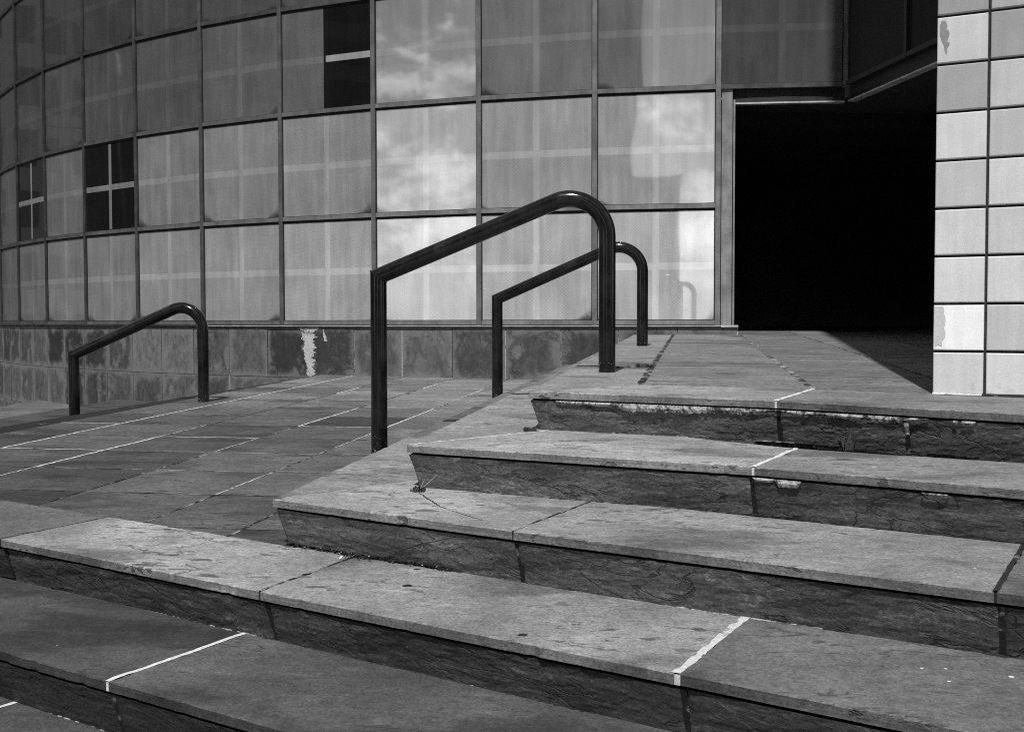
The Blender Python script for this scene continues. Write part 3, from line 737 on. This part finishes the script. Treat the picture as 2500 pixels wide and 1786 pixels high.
for k in range(K0, KN+2):       # mullions
    mb = MB(); b = arc(k, 0); rad = Vector((b.x-CX, b.y-CY, 0)).normalized(); tg = Vector((-rad.y, rad.x, 0))
    zb = ZR[0]-.035 if k < 11 else ZR[2]-.03
    o = Vector((b.x, b.y, EYE+zb))-rad*.05-tg*MW/2
    mb.box(o, rad*(.05+MD), tg*MW, Vector((0, 0, ZR[5]-zb+.1)), tone=.16+.60*max(0, min(1, (k-2)/8))**1.5)  # light falloff painted into the metal, darker to the left
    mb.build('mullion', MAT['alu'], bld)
for k in range(K0, KN+1):       # transoms, butted between the mullions
    for r in range(6):
        if k == KN and r < 2: continue
        a, b = arc(k, ZR[r]), arc(k+1, ZR[r]); e = (b-a).normalized(); n = Vector((e.y, -e.x, 0)); tt = MW/2+.0015
        mb = MB(); o = a+e*tt-n*.05+Vector((0, 0, -.025)); mb.box(o, e*((b-a).length-2*tt), n*(.05+MD-.003), Vector((0, 0, .048)), tone=.10+.60*pane_falloff(k, max(r-1, 0))**1.2)  # transoms carry the panes' painted light falloff too
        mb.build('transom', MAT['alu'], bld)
# sill flashing and slate plinth
fl = MB(); N = 120
ring = [[arc(K0+(10.03-K0)*i/N, z, r) for i in range(N+1)] for z, r in ((-.05, -.02), (-.05, .028), (-.056, .030), (-.066, .030), (-.066, -.02))]
fl.grid(ring, False); fl.build('sill_flashing', MAT['dark'], bld)
hl = MB(); hl.grid([[arc(5+(5.03)*i/60, z, .0315) for i in range(61)] for z in (-.0655, -.0575)], False); hl.build('flashing_edge', MAT['bright'], bld)
pl = MB(); kk = [10.161-.4822*i for i in range(26)]; ZS = [-.074, -.680, -1.281, -1.885, -2.4]
rp = random.Random(11)
for i in range(len(kk)-1):
    for r in range(4):
        if r > 0 and kk[i] > 7.0: 
            if r > 1: continue
        k1, k0 = kk[i], kk[i+1]; gk = .0032
        z1, z0 = ZS[r]-.003, ZS[r+1]+.003
        t = rp.choice((.4, .55, .8, 1.0, 1.3, 1.6))*rp.uniform(.9, 1.1)*(1.0 if kk[i] > 4 else .7); sd = rp.uniform(0, 50); d = rp.uniform(-.003, .003); n = 4  # left stones darker: light falloff painted into the slate
        rows = [[arc(k0+gk+(k1-k0-2*gk)*u/n, z0+(z1-z0)*v, .004+d) for u in range(n+1)] for v in (0, 1)]
        for u in range(n):
            pl.face([rows[0][u], rows[0][u+1], rows[1][u+1], rows[1][u]], t, sd, 0, [(u/n, 0), ((u+1)/n, 0), ((u+1)/n, 1), (u/n, 1)])
    # joint faces, dark or limed
    for r in range(2):
        jt = {16: .8, 6: 1.0}.get(i, rp.choice((.1, .3, .5, .7)))
        a0, a1 = kk[i]-.0062, kk[i]+.0062
        pl.face([arc(a0, ZS[r+1], -.0005), arc(a1, ZS[r+1], -.0005), arc(a1, ZS[r], -.0005), arc(a0, ZS[r], -.0005)], jt, rp.uniform(0, 9), 1)
# plinth returns at the door
e1 = [arc(10.161, z, r) for z, r in ((-.3, .004), (-.3, -.4), (-.074, -.4), (-.074, .004))]
pl.face(e1, .9, 1., 0, [(0, 0), (1, 0), (1, 1), (0, 1)])
pl.face([arc(10.03, -.074, .004), arc(10.161, -.074, .004), arc(10.161, -.074, -.3), arc(10.03, -.074, -.3)], .9, 1., 0, [(0, 0), (1, 0), (1, 1), (0, 1)])
pl.build('slate_plinth', [MAT['plinth'], MAT['mortar']], bld)
cr = MB(); cr.grid([[arc(K0+(10.16-K0)*i/N, z, -.004) for i in range(N+1)] for z in (-2.45, -.06)], False, .35, 2.); cr.build('plinth_core', MAT['mortar'], bld)
# white lime stain down the plinth
stn = MB(); rs = random.Random(5)
for kc, zt, zb, wd in ((6.29, -.078, -.665, .33), (6.46, -.10, -.20, .02), (6.47, -.16, -.24, .016)):
    n = 46; l, m_, rr_ = [], [], []
    for i in range(n+1):
        f = i/n; z = zt+(zb-zt)*f; w0 = wd*(.5+.5*mnoise.noise(Vector((f*6, kc, 1)))*.8)*(1-.35*f)
        l.append(arc(kc-w0/1.3*(.55+rs.uniform(-.10, .10)) + (.04*f), z, .0095)); rr_.append(arc(kc+w0/1.3*(.6+rs.uniform(-.22, .22)), z, .0095)); m_.append(arc(kc, z, .011))
    stn.grid([l, m_, rr_], False, 1., 2.)
stn.build('lime_stain', MAT['wash'], bld)
# door post, sill plate, lintel
dp = MB()
def arcbox(mb, k0, k1, z0, z1, r0, r1, mi=0, n=1):
    for i in range(n):
        a, b = k0+(k1-k0)*i/n, k0+(k1-k0)*(i+1)/n
        P = [arc(a, z0, r0), arc(b, z0, r0), arc(b, z0, r1), arc(a, z0, r1)]; T = [arc(a, z1, r0), arc(b, z1, r0), arc(b, z1, r1), arc(a, z1, r1)]
        mb.face(P[::-1], mi=mi); mb.face(T, mi=mi)
        for u in range(4):
            if n > 1 and ((u == 1 and i < n-1) or (u == 3 and i > 0)): continue
            w = (u+1) % 4; mb.face([P[u], P[w], T[w], T[u]], mi=mi)
arcbox(dp, 10.028, 10.112, -.05, 2.45, -.08, -.002); dp.build('door_post', MAT['alu'], bld)
dg = MB(); arcbox(dg, 10.112, 10.120, -.05, 2.335, -.08, -.022); dg.build('door_gasket', MAT['gasket'], bld)
ds = MB(); arcbox(ds, 10.120, 10.134, -.05, 2.335, -.08, -.004); ds.build('door_trim', MAT['alu'], bld)
sp_ = MB(); arcbox(sp_, 10.030, 10.166, -.072, -.051, -.06, .030); sp_.build('sill_plate', MAT['bright'], bld)
ZL1, ZL0 = ZR[2]-.028, ZR[2]-.165
K11 = arc(11, 0); dw = Vector((.145, -.9894, 0)).normalized(); nw = Vector((dw.y, -dw.x, 0)); WL = 5.2      # wing wall comes forward from the eleventh mullion
nw = -nw if nw.x > 0 else nw
li = MB(); arcbox(li, 10.03, 11.0, ZL0, ZL1, -.12, -.045, n=4)
li.box(Vector((K11.x, K11.y, EYE+ZL0))-nw*.12, dw*WL, nw*.075, Vector((0, 0, ZL1-ZL0))); li.build('lintel', MAT['dark'], bld)
lt = MB(); arcbox(lt, 10.135, 11.0, ZL0-.016, ZL0-.001, -.12, -.030, n=4)
lt.box(Vector((K11.x, K11.y, EYE+ZL0-.016))-nw*.12, dw*WL, nw*.09, Vector((0, 0, .015))); lt.build('lintel_trim', MAT['bright'], bld)
for j in range(3):               # wing panes and frames, near-black to paint in the tiled wall's shade
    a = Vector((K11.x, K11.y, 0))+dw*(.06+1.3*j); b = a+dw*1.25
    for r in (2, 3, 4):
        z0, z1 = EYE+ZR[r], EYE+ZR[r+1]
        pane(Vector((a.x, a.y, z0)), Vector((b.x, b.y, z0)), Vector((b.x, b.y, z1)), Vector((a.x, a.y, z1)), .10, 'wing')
        mb = MB(); mb.box(Vector((a.x, a.y, z0-.025))-nw*.05, dw*1.25, nw*(.05+MD), Vector((0, 0, .048))); mb.build('transom', MAT['dark'], bld)
    mb = MB(); mb.box(Vector((b.x, b.y, EYE+ZR[2]-.03))-nw*.05, dw*.05, nw*(.05+MD+.003), Vector((0, 0, 4))); mb.build('mullion', MAT['dark'], bld)
# the dark room behind the door and the building's body
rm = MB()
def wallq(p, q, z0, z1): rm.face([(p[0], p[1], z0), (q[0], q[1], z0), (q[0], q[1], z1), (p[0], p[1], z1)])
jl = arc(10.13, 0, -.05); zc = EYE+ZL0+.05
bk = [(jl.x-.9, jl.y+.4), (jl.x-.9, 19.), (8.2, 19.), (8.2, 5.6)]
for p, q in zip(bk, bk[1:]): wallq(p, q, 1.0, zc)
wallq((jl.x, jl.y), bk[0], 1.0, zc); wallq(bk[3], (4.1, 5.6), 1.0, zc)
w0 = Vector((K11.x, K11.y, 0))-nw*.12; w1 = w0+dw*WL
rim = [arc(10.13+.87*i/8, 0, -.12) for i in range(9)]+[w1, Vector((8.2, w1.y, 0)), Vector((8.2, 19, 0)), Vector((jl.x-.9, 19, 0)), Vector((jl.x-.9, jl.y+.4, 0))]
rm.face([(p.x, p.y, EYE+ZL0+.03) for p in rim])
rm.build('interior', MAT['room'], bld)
for j in range(4):               # ceiling beams inside
    y = 12.9+j*1.3; cb = MB(); cb.box((jl.x-.8, y, zc-.16), (6.2, .4, 0), (0, .09, 0), (0, 0, .155)); cb.build('ceiling_beam', MAT['dark'], bld)
# shell that keeps daylight out of the room: roof slab and the wing's back
sh = MB(); n = 40
top = [arc(K0+(11-K0)*i/n, ZR[5]+.1, -.02) for i in range(n+1)]
w0 = Vector((K11.x, K11.y, 0))-nw*.09; w1 = w0+dw*WL
sh.face([tuple(p) for p in top]+[(w1.x, w1.y, EYE+ZR[5]+.1), (9.5, w1.y, EYE+ZR[5]+.1), (9.5, 30, EYE+ZR[5]+.1), (-11, 30, EYE+ZR[5]+.1)])
sh.grid([[arc(K0+(10.02-K0)*i/n, z, -.07) for i in range(n+1)] for z in (-2.4, ZR[5])], False)
sh.face([(w0.x, w0.y, EYE+ZR[2]-.1), (w1.x, w1.y, EYE+ZR[2]-.1), (w1.x, w1.y, EYE+ZR[5]), (w0.x, w0.y, EYE+ZR[5])])
sh.face([arc(10.02, ZR[2]-.1, -.09), arc(11, ZR[2]-.1, -.09), arc(11, ZR[5], -.09), arc(10.02, ZR[5], -.09)])
sh.face([(w1.x, w1.y, EYE+ZL0), (9.5, w1.y-.2, EYE+ZL0), (9.5, w1.y-.2, EYE+ZR[5]), (w1.x, w1.y, EYE+ZR[5])])
sh.face([(8.25, 5.5, 1), (8.25, 30, 1), (8.25, 30, 7.5), (8.25, 5.5, 7.5)])
sh.build('inner_shell', MAT['core'], bld)

# ------------------------------------------------------------------ tiled wall at the right
T0 = Vector((1.610, 4.376)); te = Vector((.8845, -.4666)); tn = Vector((-.4666, -.8845)); tp = .1803; wp = .1835
tw = empty('tiled_wall', (T0.x, T0.y, EYE-.28))
tag(tw, 'tall wall faced with square white glazed tiles and dark grout at the right edge', 'wall')
zb = EYE-.284; HT, NC, NR = 4.6, 12, 26
body = MB(); g0 = T0-tn*.012+te*.006
body.box((g0.x, g0.y, zb-.05), (te*(wp*NC)).to_3d(), (Vector((.4666, .8845))*.6).to_3d(), (0, 0, 18)); body.build('grouted_core', MAT['grout'], tw)
tl = MB(); rt = random.Random(21); gz = .0046
T0col = [.66, .95, .70, .68, .56, .68, .40, .62, .36]; T1col = [.70, .58, .70, .60, .66, .54, .56, .36, .42]
for c in range(NC):
    for r in range(NR):
        z1 = zb+.165+tp*r-gz; z0 = z1-tp+2*gz if r else zb+.004
        if z1 > zb+HT-.06: break
        a = T0+te*(wp*c+(gz if c else 0.)); w = wp-2*gz if c else wp-gz
        t = T0col[r] if c == 0 and r < 9 else (T1col[r] if c == 1 and r < 9 else rt.uniform(.4, .72))
        sd = rt.uniform(0, 50); bv = .004; O = lambda x, z, d: (a.x+te.x*x+tn.x*d, a.y+te.y*x+tn.y*d, z)
        d1 = .002+rt.uniform(-.0006, .0006)
        def ringat(i, d): return [O(i, z0+i, d), O(w-i, z0+i, d), O(w-i, z1-i, d), O(i, z1-i, d)]
        R0, R1, R2 = ringat(0, -.012), ringat(.0008, d1-.003), ringat(bv, d1)
        tl.grid([R0, R1, R2], True, t, sd); tl.face(R2, t, sd)
        if c == 0:    # bull-nosed return along the reveal
            v3 = Vector((.4666, .8845))*.16; q = [O(0, z0, -.012), O(0, z1, -.012)]
            tl.face([q[0], q[1], (q[1][0]+v3.x, q[1][1]+v3.y, q[1][2]), (q[0][0]+v3.x, q[0][1]+v3.y, q[0][2])], t, sd)
tl.build('tile_facing', MAT['glaze'], tw)
def flake(r, outl, v):
    mb = MB(); z0 = zb+.165+tp*(r-1); mb.face([(T0.x+te.x*(x*wp)+tn.x*.0034, T0.y+te.y*(x*wp)+tn.y*.0034, z0+y*tp) for x, y in outl]); mb.build('chipped_patch', v, tw)
flake(1, [(.03, .10), (.10, .14), (.17, .10), (.18, .22), (.23, .30), (.24, .40), (.22, .47), (.20, .50), (.23, .56), (.24, .66), (.22, .75), (.20, .80), (.21, .88), (.18, .95), (.02, .96)], MAT['chip'])
flake(7, [(.18, .20), (.20, .25), (.19, .33), (.24, .40), (.245, .44), (.20, .45), (.21, .52), (.24, .62), (.22, .70), (.17, .72), (.20, .80), (.15, .90), (.08, .90), (.05, .80), (.05, .62), (.09, .50), (.13, .42), (.15, .30)], plain_mat('grey glaze body', .27, .8, .1, 120))
bd = MB()
for i in range(40):
    x0, x1 = i*.035, (i+1)*.035; p, q = T0+te*x0, T0+te*x1; w0, w1 = .012+.010*mnoise.noise(Vector((i*.4, 0, 0))), .012+.010*mnoise.noise(Vector((i*.4+.4, 0, 0)))
    tn_ = .75 if i < 5 else .1
    bd.face([(p.x+tn.x*w0, p.y+tn.y*w0, LV['A'](p)+.0015), (q.x+tn.x*w1, q.y+tn.y*w1, LV['A'](q)+.0015), (q.x, q.y, LV['A'](q)+.009), (p.x, p.y, LV['A'](p)+.009)], tn_, 4.)
bd.build('base_mortar', MAT['mortar'], tw)

# ------------------------------------------------------------------ handrails
def handrail(up, low_t, zU, zL, h_up, slope, seed, label, rp_=.0425, Rb=.193, gU=None, gL=None):
    """bent pipe rail: tall post on the upper level, sloping bar, mitred lower post; up = plan of the upper post, low_t = run to the lower post"""
    U = Vector(up); Lo = U-wdir*low_t; zu = zU+h_up; zl = zu-slope*low_t
    root = empty('handrail', (U.x, U.y, zU)); tag(root, label, 'handrail', 'pipe handrails on the steps')
    ax = Vector((wdir.x, wdir.y, 0)); cs = math.atan(slope); d = Vector((ax.x*math.cos(cs), ax.y*math.cos(cs), math.sin(cs))); Z = Vector((0, 0, 1)); B = ax.cross(Z)
    n = 40
    def ring(c, t, rad=rp_):
        s = t.cross(B).normalized(); return [c+(B*math.cos(2*math.pi*i/n)+s*math.sin(2*math.pi*i/n))*rad for i in range(n)]
    # lower post up to the mitre plane
    E = Vector((Lo.x, Lo.y, zl)); pn = (Z-d*-1).normalized(); pn = (Z+d).normalized()          # mitre plane normal
    def to_plane(c, t):
        out = []
        for p in ring(c, t): out.append(p+t*((E-p).dot(pn)/t.dot(pn)))
        return out
    mb = MB(); rings, tn_ = [], []
    for i in range(11):
        z = zL-.02+(zl-.07-zL+.02)*i/10; rings.append(ring(Vector((Lo.x, Lo.y, z)), Z)); tn_.append(max(0, 1-(z-zL)/.28))
    rings.append(to_plane(E, Z)); tn_.append(0); mb.grid(rings, True, 1., seed, smooth=True, tones=tn_); mb.build('post', MAT['rail'], root)
    # weld bead round the mitre
    wb = MB(); mr = to_plane(E, Z); wb.grid([[p+(p-E).normalized()*.0015-pn*.0035 for p in mr], [p+(p-E).normalized()*.0032 for p in mr], [p+(p-E).normalized()*.0015+pn*.0035 for p in mr]], True, 0., seed+3, smooth=True); wb.build('weld', MAT['rail'], root)
    # sloping bar, bend and upper post
    mb = MB(); rings = [to_plane(E, d)]; tones = [0]
    turn = math.pi/2+cs; tl_ = Rb*math.tan(turn/2); Cn = Vector((U.x, U.y, zu)); bs = Cn-d*tl_; L = (bs-E).length
    for i in range(1, 9): rings.append(ring(E+d*(.09+(L-.09)*i/8), d)); tones.append(0)
    nin = Vector((ax.x*math.sin(cs), ax.y*math.sin(cs), -math.cos(cs))); cen = bs+nin*Rb
    for i in range(1, 25):
        a = turn*i/24; c = cen-nin*Rb*math.cos(a)+d*Rb*math.sin(a); t = d*math.cos(a)+nin*math.sin(a); rings.append(ring(c, t)); tones.append(0)
    ztop = (Cn-Z*tl_).z
    for i in range(1, 11):
        z = ztop+(zU-.02-ztop)*i/10; rings.append(ring(Vector((U.x, U.y, z)), -Z)); tones.append(max(0, 1-(z-zU)/.22))
    mb.grid(rings, True, 1., seed, smooth=True, tones=tones); mb.build('bent_rail', MAT['rail'], root)
    return root
pA, pB_, pC = Vector((.480, 5.781)), Vector((1.046, 9.193)), Vector((-2.643, 9.791))
handrail(pA, 1.189, LV['A'](pA), LV['D'](pA-wdir*1.189), .966, .3995, 2., 'nearest and largest black pipe handrail beside the slab steps')
handrail(pB_, 1.181, LV['A'](pB_), LV['D'](pB_-wdir*1.181), .892, .433, 11., 'black pipe handrail standing behind the nearest one, close to the doorway', rp_=.0445)
handrail(pC, 1.195, LV['D'](pC), LV['G'](pC-wdir*1.195)-.01, .90, .420, 23., 'black pipe handrail at the left edge of the paved terrace', rp_=.0475)

# ------------------------------------------------------------------ weeds and litter
def tuft(name, p, zf, n, hmin, hmax, spread, mat, label, seed, straw=0, straw_mat=None):
    r = random.Random(seed); mb = MB(); c = Vector((p[0], p[1])); z0 = zf(c)
    for i in range(n):
        a = r.uniform(0, 6.283); rr = spread*r.random()**.6; b = c+Vector((math.cos(a), math.sin(a)))*rr; h = r.uniform(hmin, hmax); w = r.uniform(.002, .004)
        ln = Vector((r.uniform(-1, 1), r.uniform(-1, 1)))*h*.7; s = Vector((math.cos(a+1.5), math.sin(a+1.5)))*w
        m_ = b+ln*.4; e = b+ln
        mb.face([(b.x-s.x, b.y-s.y, z0), (b.x+s.x, b.y+s.y, z0), (m_.x+s.x*1.3, m_.y+s.y*1.3, z0+h*.7), (m_.x-s.x*1.3, m_.y-s.y*1.3, z0+h*.7)])
        mb.face([(m_.x-s.x*1.3, m_.y-s.y*1.3, z0+h*.7), (m_.x+s.x*1.3, m_.y+s.y*1.3, z0+h*.7), (e.x, e.y, z0+h)])
    root = empty(name, (c.x, c.y, z0)); tag(root, label, 'weed', 'weeds growing in the joints')
    mb.build('leaves', mat, root)
    if straw:
        sb = MB()
        for dx, dy, dz in straw:
            s = Vector((.0014, .0006, 0)); b = Vector((c.x+.005, c.y-.005, z0+.006)); e = b+Vector((dx, dy, dz))
            sb.face([b-s, b+s, e+s*.5, e-s*.5]); s2 = Vector((0, 0, .0014)); sb.face([b-s2, b+s2, e+s2*.5, e-s2*.5])
        sb.build('dry_stalk', MAT['straw'], root)
tuft('weed', (-.330, 4.015), LV['C'], 90, .004, .020, .028, MAT['weed'], 'small dark weed with two dry stalks at the corner of the middle step', 1, straw=((.060, .0, .052), (.016, .005, .036)))
tuft('weed', (.712, 6.20), LV['A'], 110, .006, .024, .050, MAT['weed'], 'larger dark weed in the landing joint right of the nearest rail post', 2)
tuft('weed', (.628, 6.17), LV['A'], 16, .004, .013, .012, MAT['weed'], 'tiny seedling between the landing weed and the nearest rail post', 3)
tuft('weed', (.565, 6.13), LV['A'], 14, .004, .012, .010, MAT['weed'], 'tiniest seedling, next to the foot of the nearest rail post', 4)
tuft('weed', (1.150, 3.925), LV['B'], 46, .010, .055, .030, MAT['weed'], 'dry weed against the riser below the tiled wall', 5)
tuft('weed', (.070, 4.515), LV['B'], 70, .004, .018, .028, MAT['weed'], 'mossy clump at the foot of the top step corner', 6)
lb = MB(); rl = random.Random(9); fc = foot['C']
ca, cb_ = fc[1], on_path(fc[1:], -.18)
for i in range(900):
    f = rl.random()**1.2; p = ca+(cb_-ca)*f+Vector((-.571, -.821))*abs(rl.gauss(.004, .010))*(1.-.4*f); z = LV['D'](p); s = rl.uniform(.003, .009); a = rl.uniform(0, 6.28)
    d1, d2 = Vector((math.cos(a), math.sin(a), rl.uniform(-.3, .6)))*s, Vector((-math.sin(a), math.cos(a), rl.uniform(-.2, .6)))*s*.5; o = Vector((p.x, p.y, z+.003+rl.random()*.006))
    lb.face([o-d1, o-d2, o+d1, o+d2], mi=1 if rl.random() < .05 else 0)
for i in range(220):
    p = Vector((-.47, 3.69))+Vector((rl.gauss(0, .03), rl.gauss(0, .022))); z = LV['D'](p); s = rl.uniform(.003, .009); a = rl.uniform(0, 6.28)
    d1, d2 = Vector((math.cos(a), math.sin(a), rl.uniform(-.3, .6)))*s, Vector((-math.sin(a), math.cos(a), rl.uniform(-.2, .6)))*s*.5; o = Vector((p.x, p.y, z+.003+rl.random()*.006))
    lb.face([o-d1, o-d2, o+d1, o+d2], mi=1 if rl.random() < .07 else 0)
tag(lb.build('leaf_litter', [MAT['litter'], MAT['straw']]), 'dark crumbled leaf litter along the foot of the third step', 'leaf litter', kind='stuff')

# ------------------------------------------------------------------ ground, and the street behind the camera that the panes mirror
gd = MB(); q = 900; gd.face([(-q, -q, 0), (q, -q, 0), (q, q, 0), (-q, q, 0)]); tag(gd.build('ground', MAT['street']), kind='structure')
def block(name, label, cx, cy, wx, wy, h, rot, mat, setback=None):
    mb = MB(); c, s = math.cos(rot), math.sin(rot); X, Y = Vector((c, s, 0)), Vector((-s, c, 0)); o = Vector((cx, cy, 0))-X*wx/2-Y*wy/2
    root = empty(name, (cx, cy, 0)); tag(root, label, 'building')
    mb.box(o, X*wx, Y*wy, (0, 0, h)); mb.build('walls', mat, root)
    r = MB(); r.box(o-X*.4-Y*.4+Vector((0, 0, h)), X*(wx+.8), Y*(wy+.8), (0, 0, 1.2)); r.build('parapet', MAT['core'], root)
    if setback:
        k = MB(); k.box(o+X*wx*.2+Y*wy*.2+Vector((0, 0, h+1.2)), X*wx*.6, Y*wy*.6, (0, 0, setback)); k.build('roof_storey', mat, root)
OM = [office_mat('dark office front', .05, .02, 3.2, 3.6), office_mat('grey office front', .12, .04, 2.4, 3.3)]
def at(az, dist): a = math.radians(az); return -.5-math.sin(a)*dist, 13-math.cos(a)*dist
x, y = at(27.2, 92); block('office_tower', 'dark office tower mirrored in the middle glass panes', x, y, 38, 20, 110, math.radians(-27.2), OM[0], 8)
x, y = at(-13, 96); block('added_block', 'unseen dark block added to darken the pane above the doorway', x, y, 62, 20, 62, math.radians(13), OM[0])  # added block that keeps sky out of the doorway pane's reflection
x, y = at(13.9, 92); block('low_annex', 'low dark annex mirrored to the right of the tower', x, y, 5.3, 14, 12.5, math.radians(-13.9), OM[0])
x, y = at(74, 80); block('office_block', 'grey office block mirrored in the left glass panes', x, y, 50, 22, 52, math.radians(-74), OM[1], 6)
x, y = at(101, 70); block('low_block', 'low dark building mirrored below the sky in the left glass panes', x, y, 15, 16, 23, math.radians(-101), OM[0])
x, y = at(131, 66); block('corner_block', 'long grey block mirrored in the far left glass panes', x, y, 50, 20, 34, math.radians(-131), OM[1])

# two street poles with a sagging cable, mirrored in the left panes
def pole(p, label):
    root = empty('utility_pole', (p[0], p[1], 0)); tag(root, label, 'pole', 'poles along the mirrored street')
    mb = MB(); n = 14; mb.grid([[(p[0]+math.cos(6.2832*i/n)*r, p[1]+math.sin(6.2832*i/n)*r, z) for i in range(n)] for z, r in ((0, .15), (4, .13), (8.6, .10), (8.62, .02))], True, smooth=True); mb.build('shaft', MAT['dark'], root)
    ar = MB(); ar.box((p[0]-.05, p[1]-1., 8.1), (.1, 0, 0), (0, 2., 0), (0, 0, .12)); ar.build('crossarm', MAT['dark'], root)
P1, P2 = at(104, 21), at(119, 27)
pole(P1, 'nearer dark street pole mirrored in the left glass panes'); pole(P2, 'farther dark street pole mirrored in the far left glass panes')
cm = MB(); a, b = Vector((P1[0], P1[1], 8.15)), Vector((P2[0], P2[1], 8.15)); rr_ = []
for i in range(25):
    f = i/24; c = a+(b-a)*f+Vector((0, 0, -1.1*4*f*(1-f))); rr_.append([c+Vector((0, math.cos(2.094*k)*.02, math.sin(2.094*k)*.02)) for k in range(3)])
cm.grid(rr_, True); tag(cm.build('overhead_cable', MAT['dark']), 'sagging overhead cable between the mirrored street poles', 'cable')
